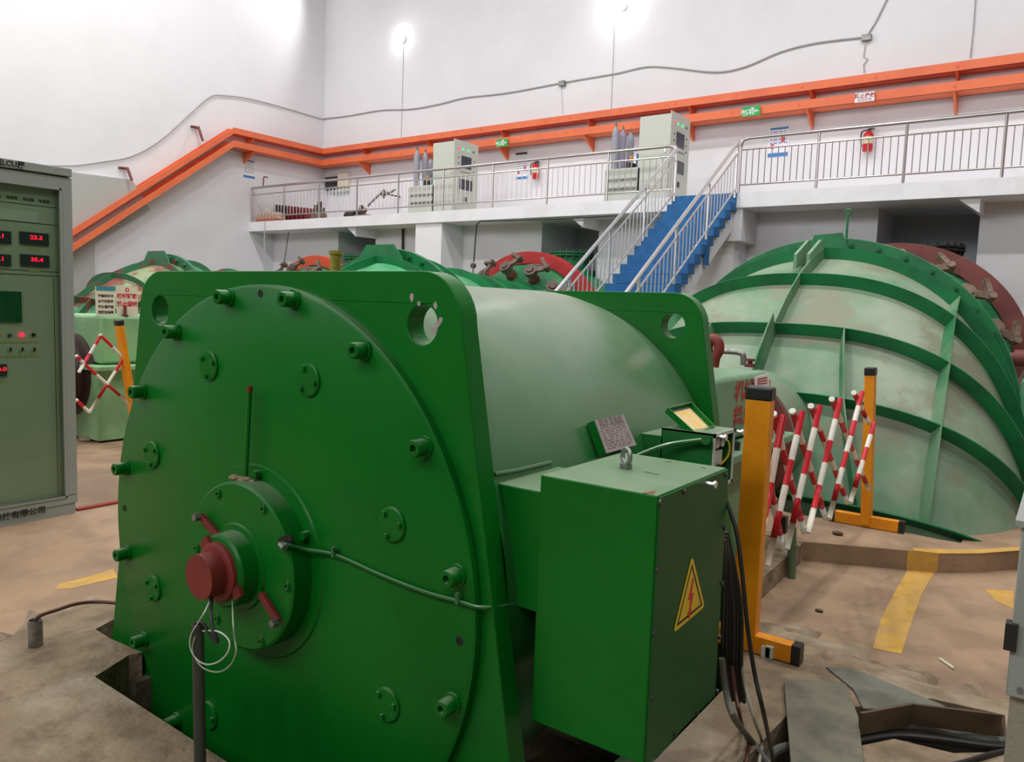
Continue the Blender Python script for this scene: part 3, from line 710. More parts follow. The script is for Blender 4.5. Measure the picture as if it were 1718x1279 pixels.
def turbine(X0, msh, mgr, mring, mlink, label, nb_levers=9, ring_r=1.70, hatchm=TGREEN, full=True, mcone=TGREEN):
    t = thing('turbine', (X0, 9, -.45), label, 'turbine', 'turbine units in a row')
    s0, s1 = R(-8), R(188)
    mb = MB(); mb.smooth = False
    for A, B in zip([0]+THS, THS+[1.16]):
        vs, fs = shell_strip(X0, [A, B], s0, s1, 64, RH); mb.smooth = True; mb.add(vs, fs)
    elb = part('elbow_shell', mb, msh, t)
    for th in THS:
        mb = MB(); n = 96; g = .011
        for k in range(n+1):
            s = s0+(s1-s0)*k/n
            for off, dth in ((RH+.01,-g/2),(0,-g/2),(0,g/2),(RH+.01,g/2)):
                p = ept(X0, th, s, off); tn = Vector((0,-math.cos(th),-math.sin(th)))
                mb.v.append(p+tn*dth*1.0)
        for k in range(n):
            for j in range(4):
                mb.f.append([k*4+j,k*4+(j+1)%4,(k+1)*4+(j+1)%4,(k+1)*4+j]); mb.mi.append(0); mb.sm.append(False)
        part('ring_rib', mb, mgr, elb)
    # longitudinal ribs
    def lrib(th_s, hgt=RH, off_out=0):
        """list of (theta, s) stations"""
        mb = MB(); sub = []
        for (ta, sa), (tb_, sb_) in zip(th_s, th_s[1:]):
            for q in range(5): sub.append((ta+(tb_-ta)*q/4, sa+(sb_-sa)*q/4))
        vs = []
        for th, s in sub:
            i_ = ept(X0, th, s, RH+.01); o_ = ept(X0, th, s, off_out)
            # straight between ribs
            vs.append((i_, o_))
        for (i0, o0), (i1, o1) in zip(vs, vs[1:]):
            d = (o1-o0)
            if d.length < 1e-5: continue
            w = (o0-i0).cross(d).normalized()*.006
            mb.add([i0-w,i0+w,o0+w,o0-w,i1-w,i1+w,o1+w,o1-w],[(0,1,2,3),(4,7,6,5),(0,4,5,1),(1,5,6,2),(2,6,7,3),(3,7,4,0)])
        part('longitudinal_rib', mb, FADR if full == 3 else mgr, elb)
    lrib([(THS[0],R(90)),(THS[2],R(90))])
    lrib([(THS[2],R(90)),(.80,R(90))], off_out=-.10)
    for m in (0, 1):
        f = (lambda a: R(a)) if m == 0 else (lambda a: R(180-a))
        lrib([(THS[0],f(48.5)),(THS[1],f(53)),(THS[2],f(57)),(THS[3],f(61)),(THS[4],f(66))])
        lrib([(THS[2],f(80.5)),(THS[3],f(80)),(THS[4],f(78))])
    # flange ring with bolts
    FZ, FR = .555, 1.775
    fl = part('bolted_flange', MB().lathe((X0,EYP-.03,FZ),(0,1,0),[(0,FR-.20),(0,FR-.004),(.004,FR),(.06,FR),(.064,FR-.004),(.064,FR-.2)],120,caps=False), mgr, t)
    bm_ = MB().cyl((0,0,0),(0,-.045,0),.042,n=6).cyl((0,-.045,0),(0,-.06,0),.024,n=10).mesh('flange_bolt', mgr)
    nb = 40
    for k in range(nb):
        a = 2*math.pi*(k+.35)/nb
        if math.sin(a) < -.25: continue
        inst('flange_bolt', bm_, fl, Matrix.Translation((X0+(FR-.075)*math.cos(a),EYP-.03,FZ+(FR-.075)*math.sin(a))) @ Matrix.Rotation(a,4,'Y'))
    # lifting lug between the first rib and the flange
    cz = ept(X0,.04,R(90),RH).z
    part('lifting_lug', MB().poly([Vector((X0+a,EYP-.22,cz+b)) for a, b in ((-.46,-.06),(-.44,.05),(-.28,.24),(.28,.24),(.44,.05),(.46,-.06))],(0,1,0),.03) if full != 3 else
         MB().poly([Vector((X0+a,EYP-.12,cz+b)) for a, b in ((-.24,-.03),(-.15,.22),(.12,.24),(.24,-.03))],(0,1,0),.03), mgr, t)
    if full == 3:
        for dx in (-.10,.02):
            part('lug_plate', MB().poly([Vector((X0-.06+dx,EYP+b,cz+c)) for b, c in ((-.75,-.16),(-.75,-.02),(-.36,.15),(-.30,.15),(-.30,-.06))],(1,0,0),.03), HOUSE, t, 'pale upright lug plate')
        part('lug_patch', MB().poly([ept(X0,THS[0],R(92),.005)+Vector((-.11,-.008,0)),ept(X0,THS[0],R(92),.005)+Vector((.05,-.008,0)),ept(X0,THS[0],R(92),RH)+Vector((.05,-.008,0)),ept(X0,THS[0],R(92),RH)+Vector((-.11,-.008,0))],(0,-1,0),.006), MAROON, t, 'dull maroon patch')
        p = P(1420,402,Y=EYP-.0); q_ = P(1423,356,Y=EYP-.0)
        part('eye_rod', MB().cyl((p.x,EYP+.0,p.z-.05),(q_.x,EYP+.0,q_.z-.03),.012,n=8).tube([q_+Vector((.028*math.cos(a),0,.028*math.sin(a))) for a in [k*math.pi/8 for k in range(17)]],.009,6,caps=False), TGREEN, t, 'thin green rod ending in a ring')
    # shaft cover and red flange at the front
    ax = .565
    part('shaft_sleeve', MB().cyl((X0,5.70,ax),(X0,6.4,ax),.50,.50,n=48,caps=False), msh, t)
    sf = part('shaft_flange', MB().lathe((X0,5.60,ax),(0,1,0),[(0,.22),(0,.38),(.03,.38),(.03,.53),(.10,.53)],56), MAROON, t, 'maroon bolted shaft flange')
    bm2 = MB().cyl((0,0,0),(0,-.03,0),.024,n=6).mesh('flange_bolt', MAROON)
    for k in range(18):
        a = 2*math.pi*(k+.5)/18
        inst('flange_bolt', bm2, sf, Matrix.Translation((X0+.47*math.cos(a),5.63,ax+.47*math.sin(a))))
    for k in range(12):
        a = 2*math.pi*(k+.2)/12
        inst('flange_bolt', bm2, sf, Matrix.Translation((X0+.33*math.cos(a),5.60,ax+.33*math.sin(a))))
    # conical throat behind the flange with rings
    C = .60
    prof = [(EYP+.03,1.58),(9.3,1.50),(10.4,1.33),(11.75,1.27)]
    cone = part('throat_cone', MB().lathe((X0,0,C),(0,1,0),prof,72,caps=False), msh, t)
    for y, r, w in ((8.95,1.64,.014),(9.85,1.53,.014),(10.36,1.475,.05),(10.9,1.44,.014),(11.40,1.40,.014),(11.72,1.395,.05)):
        part('ring_rib', MB().lathe((X0,y,C),(0,1,0),[(0,r-.16),(0,r),(w,r),(w,r-.16)],84,caps=False), mgr, cone)
    bm3 = MB().cyl((0,-.012,0),(0,-.03,0),.024,n=6).cyl((0,.02,0),(0,.09,0),.02,n=6).mesh('flange_bolt', mgr)
    for y, r in ((10.38,1.425),(11.74,1.35)):
        for k in range(40):
            a = 2*math.pi*k/40
            if math.sin(a) < .2: continue
            inst('flange_bolt', bm3, cone, Matrix.Translation((X0+r*math.cos(a),y,C+r*math.sin(a))))
    # guide vane head cover, regulating ring and links
    RC = .88
    hc = part('head_cover', MB().lathe((X0,11.70,RC-.06),(0,1,0),[(0,.9),(.05,1.22),(.36,1.50),(.55,1.52),(.9,1.50),(1.2,1.2)],72,caps=False), mcone, t)
    part('regulating_ring', MB().lathe((X0,12.16,RC),(0,1,0),[(0,ring_r-.23),(0,ring_r-.01),(.02,ring_r),(.16,ring_r),(.16,ring_r-.23)],96,caps=False,closed=False), mring, t)
    stem = MB().cyl((0,0,-.02),(0,0,.10),.105,n=20).m(1).cyl((0,0,.10),(0,0,.20),.085,n=20).m(2).cyl((0,0,.20),(0,0,.30),.115,n=20).cyl((0,0,.30),(0,0,.325),.06,n=16)
    stemm = stem.mesh('vane_stem', [MAROON, mring if mring is not REDBR else LINKM, mlink])
    arm = MB().bar((0,0,.01),(.30,0,.01),.10,.05).cyl((0,0,-.03),(0,0,.05),.07,n=14).cyl((.30,0,-.03),(.30,0,.06),.055,n=14); armm = arm.mesh('crank_arm', mlink)
    lk = MB().bar((0,0,0),(.26,.03,0),.07,.045).bar((0,.0,.05),(.26,.03,.05),.06,.03).cyl((0,0,-.04),(0,0,.09),.045,n=12); lkm = lk.mesh('link', mlink)
    for k in range(nb_levers):
        a = R(90 + (k-(nb_levers-1)/2)*22.5 + 4)
        rad = Vector((math.cos(a),0,math.sin(a))); tan = Vector((math.sin(a),0,-math.cos(a)))
        nr = (rad*.62+Vector((0,-1,0))*.78).normalized()           # stem axis, leaning outwards and forwards
        c = Vector((X0,11.80,RC-.06)) + rad*1.27
        tx = tan; tz = nr; ty = tz.cross(tx)
        M = Matrix(((tx.x,ty.x,tz.x,c.x),(tx.y,ty.y,tz.y,c.y),(tx.z,ty.z,tz.z,c.z),(0,0,0,1)))
        inst('vane_stem', stemm, hc, M)
        M2 = M @ Matrix.Translation((0,0,.25)) @ Matrix.Rotation(R(38),4,'Z')
        inst('crank_arm', armm, hc, M2)
        M3 = M @ Matrix.Translation((.24,.18,.23)) @ Matrix.Rotation(R(140),4,'Z')
        inst('link', lkm, hc, M3)
    # intake casing and inspection hatch
    part('intake_casing', MB().lathe((X0,12.35,.75),(0,1,0),[(0,1.5),(.5,1.56),(1.18,1.58),(1.18,.2)],56,caps=False).box((X0-.6,13.4,0),(X0+.6,14.5,2.3)), hatchm, t)
    HYc, HZt = 13.62, 2.66
    hx = X0+(.22 if full == 3 else .06)
    ht = part('top_hatch', MB().cyl((hx,HYc,2.1),(hx,HYc,HZt-.08),.36,n=40).lathe((hx,HYc,HZt-.08),(0,0,1),[(0,.46),(.03,.46),(.031,.40),(.05,.40),(.051,.46),(.08,.46)],44), hatchm, t)
    hbm = MB().cyl((0,0,-.14),(0,0,.04),.018,n=6).mesh('hatch_bolt', DKSTEEL if hatchm is not TGREEN else TGREEN)
    for k in range(20):
        a = 2*math.pi*k/20; inst('hatch_bolt', hbm, ht, Matrix.Translation((hx+.425*math.cos(a),HYc+.425*math.sin(a),HZt)))
    return t
UX = (-2.087, -8.43, -14.52)
turbine(UX[0], TSHELL, TGREEN, MAROON, LINKM, 'nearest turbine, huge ribbed green elbow casing with faded whitish skin beside the yellow barrier', 9, 1.72, MAROON if False else DKSTEEL, 3)
turbine(UX[1], TSHELL2, TGREEN, REDBR, LINKD, 'fresh bright green ribbed turbine with a bright red ring left of the stairs', 9)
turbine(UX[2], TSHELL3, TGREEN3, ORRED, LINKD, 'farthest turbine, casing with patchy rusty red and green paint near the left wall', 9, mcone=TGREEN)
# teal oil box and servo rod at the right of the nearest regulating ring
tb0 = P(1711,668,Y=9.0)
solo('oil_tank', MB().box((tb0.x,9.0,0),(tb0.x+.9,9.6,P(1712,640,Y=9.0).z)), mat('teal_tank', (96,176,140), .5), (tb0.x+.45,9.3,0), 'pale teal box cut off by the right edge beside the nearest turbine', 'tank')
p = P(1702,601,Y=9.8)
solo('servo_rod', MB().cyl(p,p+Vector((1.6,0,.05)),.09,n=20).cyl(p+Vector((-.04,0,0)),p,.06,n=14), MAROON, p+Vector((.8,0,0)), 'dark maroon servomotor rod at the right edge of the photo', 'rod')

# ================================================================== SHAFT BEARING HOUSINGS
def housing(X0, y0, y1, hw, zt, m, label):
    t = thing('bearing_housing', (X0, (y0+y1)/2, PZ), label, 'housing')
    b = part('upper_cover', MB().box((X0-hw,y0,.80),(X0+hw,y1,zt)), m, t, bev=.03)
    part('lower_body', MB().box((X0-hw-.03,y0-.05,PZ-.1),(X0+hw+.03,y1+.05,.74)).box((X0-hw-.16,y0-.12,.74),(X0+hw+.16,y1+.1,.79)), m, t, bev=.01)
    part('coupling_flange', MB().lathe((X0,y0-.42,.66),(0,1,0),[(0,.12),(0,.40),(.06,.43),(.16,.43),(.22,.36),(.34,.36),(.36,.43),(.42,.43)],48), MAROON if m is HOUSE else mat('dark_flywheel',(58,38,38),.5), t)
    return t
h3 = housing(UX[0], 3.92, 4.83, .587, 1.166, HOUSE, 'pale green shaft bearing housing behind the near generator, faded red lettering on its side')
hx_ = UX[0]+.587
cen_ = (P(1232,655,X=hx_)+P(1290,655,X=hx_))/2
yc_ = (P(1232,655,X=hx_).y+P(1292,655,X=hx_).y)/2
for s, pz in (('机械转动', 653),('禁止靠近', 692)):
    z_ = P(1262,pz,X=hx_).z+.002; me = text2d(s, .098, .001, bold=.004)
    part('painted_lettering', MB().frommesh(me, face_px((hx_+.0015,yc_,z_)) @ Matrix.Diagonal(((P(1290,655,X=hx_).y-P(1231,655,X=hx_).y)/(4*.098*1.25),1,1,1))), REDFADE, h3, 'faded red painted lettering')
bm_ = MB().cyl((0,0,0),(0,0,.045),.024,n=6).mesh('base_bolt', DKSTEEL)
for y in (4.02,4.3,4.58,4.8): inst('base_bolt', bm_, h3, Matrix.Translation((hx_+.10,y,.79)))
# red hook, elbow pipe and cap on top
q = [P(1189,613,Z=1.18),]
b0 = P(1199,614,Z=1.166); yb = b0.y
hk = [P(a,b,Y=yb) for a, b in ((1197,616),(1200,600),(1206,588),(1205,575),(1197,569),(1189,574),(1187,590),(1189,606),(1192,617))]
part('red_hook', MB().tube(hk,.035,12,4), RED, h3, 'dull red curved hook')
pp = [P(a,b,Y=yb+.25) for a, b in ((1196,589),(1225,590),(1241,592),(1247,597),(1247,613))]
part('elbow_pipe', MB().tube(pp,.020,10,3), GALV, h3)
c = P(1258,616,Z=1.166)
part('breather_cap', MB().cyl(c,c+Vector((0,0,.02)),.036,n=18).cyl(c+Vector((0,0,.02)),c+Vector((0,0,.04)),.016,n=12).cyl(c+Vector((0,0,.04)),c+Vector((0,0,.055)),.032,n=18), MAROON, h3)
cq = [P(a,b,X=hx_+.008) for a, b in ((1266,633),(1289,627),(1290,651),(1265,651))]
part('stick_on_card', MB().poly(cq,(1,0,0),.004), PAPER, h3, 'pinkish white card')
mb = MB()
for k in range(3):
    A, B = cq[0]*(.75-.2*k)+cq[3]*(.25+.2*k), cq[1]*(.75-.2*k)+cq[2]*(.25+.2*k)
    mb.bar(A*.85+B*.15+Vector((.0046,0,0)),A*.15+B*.85+Vector((.0046,0,0)),.001,.008)
part('card_print', mb, REDFADE, h3)
h2 = housing(UX[1], 3.92, 5.1, .53, 1.285, HOUSE2, 'light green bearing housing seen between the control cabinet and the near generator')
hx2 = UX[1]+.53
# two notice boards standing on it
def board(name, qs, label):
    A, B, C_, D_ = [P(a,b,X=hx2-.06) for a, b in qs]
    t = thing(name, ((A.x),(A.y+B.y)/2,1.285), label, 'sign')
    return t, A, B, C_, D_
t, A, B, C_, D_ = board('notice_board', ((161,480),(193,481),(193,532),(161,531)), 'cream notice board with teal header and rows of black characters on the light green housing')
y0, y1, z0, z1 = A.y, B.y, 1.285, A.z
part('board', MB().box((hx2-.075,y0,z0),(hx2-.06,y1,z1)), CREAM, t)
part('header_strip', MB().box((hx2-.060,y0,z1-.045),(hx2-.0585,y1,z1)), TEAL, t, 'teal header strip')
rows = ['设备标识卡','水轮机轴承','运行温度值','定期加油表']
mb = MB()
for k, s in enumerate(rows):
    mb.frommesh(text2d(s,(y1-y0)*.13,.0008,bold=.0012), face_px((hx2-.0590,(y0+y1)/2,z1-.095-.055*k)))
part('board_lettering', mb, INK, t)
t, A, B, C_, D_ = board('warning_board', ((195,480),(231,481),(233,532),(197,531)), 'white warning board with red characters standing on the light green housing')
y0, y1, z1 = A.y, B.y, A.z
part('board', MB().box((hx2-.075,y0+.006,z0),(hx2-.06,y1,z1)), PAPER if False else CREAM, t)
mb = MB()
for s, dz in (('机械转动',.10),('禁止靠近',.18)):
    mb.frommesh(text2d(s,(y1-y0)*.19,.0008,bold=.003), face_px((hx2-.0590,(y0+y1)/2,z1-dz)))
mb.lathe((hx2-.0595,(y0+y1)/2,z1-.035),(1,0,0),[(0,.022),(.001,.022),(.001,.012),(0,.012)],20,caps=False,closed=True)
part('red_lettering', mb, REDINK, t)
yb_ = (y0+y1)/2-.04
part('red_peg', MB().cyl((hx2-.03,yb_,z0),(hx2-.03,yb_,z0+.10),.016,n=12).cyl((hx2-.03,yb_,z0),(hx2-.03,yb_,z0+.015),.03,n=14), MAROON, t)

# ================================================================== FOLDING BARRIERS
def barrier(name, near, near_top, far, far_top, lat, label, foot_n=None, w=.10):
    t = thing(name, near, label, 'barrier', 'folding barriers')
    for k, (b, tp) in enumerate(((near, near_top),(far, far_top))):
        if b is None: continue
        b, tp = Vector(b), Vector(tp); ww = w if k == 0 else .085
        po = part('post', MB().bar(b+Vector((0,0,.02)), tp, ww, .06, up=(1,0,0) if k else (0,1,0)), YELB, t, 'yellow post', bev=.004)
        d = (tp-b).normalized()
        part('post_cap', MB().bar(tp-d*.05, tp+d*.005, ww+.006, .066, up=(1,0,0) if k else (0,1,0)), BLACKP, po, bev=.008)
        if not (k == 0 and foot_n is not None and foot_n is False):
            ft = part('foot', MB().cbox((b.x,b.y,b.z+.04),(.40,.055,.075)), YELB, t, bev=.004)
            for sgn in (-1,1): part('foot_end_cap', MB().cbox((b.x+sgn*.215,b.y,b.z+.04),(.035,.058,.078)), BLACKP, ft)
    tm = {}
    def tubem(L):
        key = round(L,2)
        return key
    for (p0, p1, up_red) in lat:
        p0, p1 = Vector(p0), Vector(p1); L = (p1-p0).length; seg = .122; n = max(2,2*int(round(L/seg/2)))
        mb = MB(); d = (p1-p0)/n
        for i in range(n):
            mb.m((i+(1 if up_red else 0)) % 2); mb.cyl(p0+d*i, p0+d*(i+1), .0145, n=10, caps=(i in (0,n-1)))
        if up_red is False: mb.m(1).cyl(p0-(p1-p0).normalized()*.012, p0+(p1-p0).normalized()*.002, .0155, n=12)
        part('lattice_tube', mb, [REDT, WHT], t)
    return t
# near right barrier: lattice plane runs from the near post to the far one
nf, ff = P(1248,1088,Z=PZ), P(1453,884,Z=PZ)
LX0 = nf.x+.02
nt_ = P(1277,651,X=nf.x+.01); ft_ = P(1461,618,Y=ff.y)
pl = lambda a, b: P(a,b,X=LX0)
slash = [((1264,926),(1306.7,696)),((1280,948),(1339.5,690)),((1313,920),(1369,681)),((1349,893),(1404,669.5)),((1385,870),(1441,657.6)),((1421,843),(1461.5,709.5))]
back = [((1298,697),(1349,893)),((1330,692),(1385,870)),((1361,683),(1421,843)),((1396,671),(1457,821)),((1433,660),(1457,710)),((1281,760),(1313,920)),((1268,860),(1280,948))]
lat = []
for a, b in slash:
    p1, p0 = pl(*a), pl(*b); lat.append((p0+Vector((.018,0,0)),p1+Vector((.018,0,0)),None))
for a, b in back:
    p0, p1 = P(*a,X=LX0-.014), P(*b,X=LX0-.014); lat.append((p0,p1,False))
br = barrier('folding_barrier', nf, nt_, (ff.x,ff.y,ff.z), ft_, lat, 'red and white folding lattice barrier between two yellow posts beside the nearest turbine')
c = P(1285,1097,Y=nf.y-.03)
part('foot_wheel', MB().cbox(c,(.035,.02,.06)).cbox(c+Vector((.015,0,.012)),(.03,.02,.05)), [CABL], br, 'pale plastic caster clip')
part('post_slot', MB().cbox((ff.x-.052,ff.y-.02,.62),(.012,.03,.24)), YELB, br)
# left barrier, half hidden by the control cabinet
BX = -7.36
pl2 = lambda a, b: P(a,b,X=BX)
lb = pl2(229,760); lt = pl2(199,538)
lat = []
for a, b in (((168,563),(131,625)),((207,600),(149,692)),((168,563),(206,600)),((140,610),(218,680)),((128,598),(140,610)),((128,672),(149,692))):
    lat.append((pl2(*a)+Vector((.012,0,0)), pl2(*b)+Vector((.012,0,0)), False))
far = Vector((BX, lb.y-2.2, PZ))
bl = barrier('folding_barrier', (lb.x,lb.y,PZ), lt, far, far+Vector((0,0,1.08)), lat, 'red and white folding barrier with a leaning yellow post seen beside the control cabinet', foot_n=False, w=.07)

# ================================================================== CONTROL CABINET (left)
CXF, CY1 = -5.441, 2.529; CY0 = CY1-.80; CXB = CXF-.62
cab = thing('control_cabinet', (CXF-.31,(CY0+CY1)/2,0), 'grey control cabinet with glass door and red digital readouts at the left edge', 'cabinet')
px = lambda a, b, o=0: P(a,b,X=CXF+o)
zt = px(122,300).z; zb_ = px(131,851).z
mb = MB().box((CXB,CY0,.0),(CXF-.01,CY1-.012,.075)); part('plinth', mb, CAB, cab)
mb = MB().box((CXB,CY1-.02,.075),(CXF-.02,CY1,2.26)).box((CXB,CY0,.075),(CXF-.02,CY0+.02,2.26)).box((CXB,CY0,.075),(CXB+.02,CY1,2.26)).box((CXB,CY0,2.18),(CXF-.02,CY1,2.26)).box((CXB,CY0,.075),(CXF-.02,CY1,.10))
part('body', mb, CAB, cab)
za, zz = px(60,290).z, px(121,299).z
ht_ = px(120,284).z; hb_ = px(119,299).z
hd = part('title_header', MB().box((CXF-.3,CY0,hb_+.006),(CXF+.015,CY1-.004,ht_)), CAB, cab, bev=.004)
tx = text2d('机组LCU屏', .036, .001, align='RIGHT', bold=.0015)
zc = (ht_+hb_)/2+.004; part('title_lettering', MB().frommesh(tx, face_px((CXF+.016,px(40,280).y,zc)) @ Matrix.Diagonal((1,1.0,1,1))), INK, hd)
# door frame with window
gy1 = px(101,400).y; gz1 = px(97,319).z; gz0 = px(107,833).z; gy0 = CY0+.075
dz1, dz0 = hb_-.004, .135
dr = part('door', MB().box((CXF-.02,CY0,dz0),(CXF,gy0,dz1)).box((CXF-.02,gy1,dz0),(CXF,CY1,dz1)).box((CXF-.02,gy0,gz1),(CXF,gy1,dz1)).box((CXF-.02,gy0,dz0),(CXF,gy1,gz0)), CAB, cab, bev=.002)
mb = MB()
g = .012
mb.box((CXF,gy0-g,gz0-g),(CXF+.006,gy0,gz1+g)).box((CXF,gy1,gz0-g),(CXF+.006,gy1+g,gz1+g)).box((CXF,gy0-g,gz0-g),(CXF+.006,gy1+g,gz0)).box((CXF,gy0-g,gz1),(CXF+.006,gy1+g,gz1+g))
part('window_bead', mb, CAB, dr)
part('window_glass', MB().box((CXF-.010,gy0,gz0),(CXF-.006,gy1,gz1)), GLASS, dr, 'tinted glass')
tx = text2d('电气科技有限公司', .042, .001, align='RIGHT', bold=.0008)
part('maker_lettering', MB().frommesh(tx, face_px((CXF+.001,px(77,853).y,px(40,861).z))), INK, dr)
# lower front strip
part('kick_plate', MB().box((CXF-.015,CY0,.075),(CXF-.002,CY1,.13)), CAB, cab)
# instrument panel behind the glass
XI = CXF-.045
pi_ = lambda a, b, o=0: P(a,b,X=XI+o)
ipn = part('instrument_panel', MB().box((XI-.012,CY0+.02,.11),(XI,CY1-.03,2.18)), CABIN, cab, 'pale green grey inner panel')
mb = MB()
for q in ((60,345),(60,375),(60,455),(60,462)):
    z = pi_(*q).z; mb.box((XI,CY0+.03,z-.002),(XI+.0015,CY1-.05,z+.002))
y_ = pi_(90,500).y; mb.box((XI,y_,.15),(XI+.0015,y_+.003,pi_(90,466).z))
part('panel_seam', mb, DKSTEEL, ipn)
part('vent_strip', MB().box((XI,CY0+.05,pi_(60,374).z),(XI+.004,pi_(65,370).y,pi_(60,356).z)), CABL, ipn)
def meter(qa, qb, s):
    A, B = pi_(*qa), pi_(*qb)
    m_ = part('digital_meter', MB().box((XI,min(A.y,B.y),min(A.z,B.z)),(XI+.012,max(A.y,B.y),max(A.z,B.z))), METERM, ipn, 'dark meter with red digits', bev=.002)
    y_ = (A.y+B.y)/2+.01; z_ = max(A.z,B.z)-abs(A.z-B.z)*.40
    part('readout', MB().frommesh(text2d(s, .027, .001, bold=.0009), face_px((XI+.0125,y_,z_)) @ Matrix.Diagonal((1.3,1,1,1))), LEDR2, m_)
    A2 = Vector((XI,(A.y+B.y)/2,min(A.z,B.z)-.03)); part('label_strip', MB().box((XI,A2.y-.035,A2.z-.008),(XI+.002,A2.y+.035,A2.z+.008)), LABELY, ipn)
meter((32,388),(81,413),'23.3'); meter((33,426),(82,449),'35.4'); meter((-34,384),(18,410),'22.1'); meter((-34,424),(18,447),'35.1')
meter((-20,612),(11,631),'50.0')
A, B = pi_(-40,487), pi_(36,541)
part('touch_screen', MB().box((XI,A.y,B.z),(XI+.010,B.y,A.z)).box((XI+.010,A.y,B.z),(XI+.012,B.y,B.z+.006)), SCREEN, ipn, 'dark green screen', bev=.002)
for q, m_, nm in (((-2,563),LAMPY,'amber indicator lamp'),((16,563),LAMPG,'green indicator lamp'),((36,562),LEDR,'lit red indicator lamp'),((56,562),BLACKP,'small black push button')):
    c = pi_(*q); part('indicator', MB().cyl(c,c+Vector((.012,0,0)),.013,.011,n=16), m_, ipn, nm)
for q in ((16,586),(36,586),(56,586)):
    c = pi_(*q); s_ = part('rotary_switch', MB().cyl(c,c+Vector((.010,0,0)),.012,n=16), CABL, ipn); part('switch_knob', MB().cbox(c+Vector((.016,0,0)),(.016,.008,.024)), BLACKP, s_)
for z_ in (pi_(40,574).z, pi_(40,598).z): part('label_strip', MB().box((XI,CY0+.1,z_-.006),(XI+.002,pi_(64,580).y,z_+.006)), LABELY, ipn)
mb = MB()
for k in range(6):
    mb.frommesh(text2d('电压表' if k%2 else '电流表', .018, .0006, bold=.0004), face_px((XI+.001,pi_(74,338).y-.095*k,pi_(74,338).z-.001)))
part('small_lettering', mb, DKSTEEL, ipn)

# right-hand cabinet edge on its plinth
RY = 2.0
e0 = P(1689,1168,Y=RY); zt_ = P(1712,880,Y=RY).z
rx = (P(1712,880,Y=RY).x+e0.x)/2
rc = thing('junction_cabinet', (rx+.3,RY+.25,PZ), 'pale grey steel cabinet cut off by the right edge in the foreground', 'cabinet')
part('body', MB().box((rx,RY,e0.z),(rx+.6,RY+.5,zt_)), CAB, rc, bev=.004)
part('top_lip', MB().box((rx-.012,RY-.012,zt_-.004),(rx+.62,RY+.52,zt_+.010)), CAB, rc)
c = P(1700,1068,Y=RY)
hg = part('hinge', MB().box((rx-.012,RY-.014,c.z-.03),(rx+.012,RY+.02,c.z+.03)), BLACKP, rc, 'black hinge'); 
part('screw', MB().cyl(P(1711,1158,Y=RY),P(1711,1158,Y=RY)+Vector((0,-.006,0)),.006,n=10), GALV, rc)
part('plinth', MB().box((rx+.008,RY+.02,PZ),(rx+.6,RY+.48,e0.z)), mat('plinth_concrete', (150,146,128), .9, bump=.4), rc)

# ================================================================== FLOOR-LEVEL CLUTTER
cp = [P(*q,Z=PZ+.012) for q in ((1315,1147),(1322,1143),(1412,1146),(1420,1152),(1440,1205),(1450,1290),(1327,1290))]
solo('cover_plate', MB().poly(cp,(0,0,1),.006), MATGREY, sum(cp,Vector())/7, 'flat grey steel cover plate lying across the cable trench', 'plate', bev=.002)
cs = [P(*q,Z=PZ) for q in ((1386,1122),(1440,1128),(1530,1165),(1586,1188),(1560,1196),(1448,1192),(1432,1160))]
solo('rubber_sheet', MB().poly([p+Vector((0,0,.001)) for p in cs],(0,0,1),.006), SHEETG, sum(cs,Vector())/7, 'worn grey rubber sheet tucked under the steel cover plate', 'sheet')
a, b, c, d = P(1444,1200,Z=PZ+.06), P(1530,1184,Z=PZ+.06), P(1680,1203,Z=PZ+.06), P(1683,1232,Z=PZ-.02)
mb = MB().bar(a-Vector((0,0,.03)),b-Vector((0,0,.03)),.012,.075).bar(b-Vector((0,0,.03)),c-Vector((0,0,.03)),.012,.075)
solo('steel_angle', mb, BROWNS, (a+b+c)/3, 'rusty brown steel strip along the back of the cable trench', 'angle iron')
def cable(name, pts, r, m, label, grp=None, sm=6, cat='cable'):
    pts = [Vector(p) for p in pts]; return solo(name, MB().tube(pts,r,10,sm), m, pts[0], label, cat, grp)
zt0 = PZ-.03
cable('power_cable', [P(1435,1231,Z=zt0),P(1500,1219,Z=zt0),P(1560,1222,Z=zt0),P(1640,1241,Z=zt0),P(1700,1247,Z=zt0),P(1790,1262,Z=zt0)], .016, CABLEG, 'thick grey cable, topmost in the trench right of the cover plate')
cable('power_cable', [P(1435,1246,Z=zt0),P(1500,1236,Z=zt0),P(1570,1241,Z=zt0),P(1650,1252,Z=zt0),P(1710,1257,Z=zt0),P(1790,1270,Z=zt0)], .014, BLACK, 'thick black cable just below the grey one in the trench')
cable('power_cable', [P(1440,1256,Z=zt0-.02),P(1530,1246,Z=zt0-.02),P(1620,1257,Z=zt0-.02),P(1700,1263,Z=zt0-.02),P(1790,1275,Z=zt0-.02)], .016, BLACKP, 'black cable lowest in the trench beside the right cabinet')
cable('power_cable', [P(1560,1292,Z=PZ+.01),P(1620,1278,Z=PZ+.01),P(1660,1266,Z=PZ+.01),P(1700,1258,Z=PZ)], .008, BLACKP, 'thin black cable crossing the concrete toward the right cabinet')
cable('power_cable', [P(1280,1292,Z=PZ-.1),P(1300,1262,Z=PZ-.05),P(1330,1252,Z=PZ-.04),P(1350,1248,Z=PZ-.04)], .016, CABLEG, 'short grey cable end in the trench left of the cover plate')
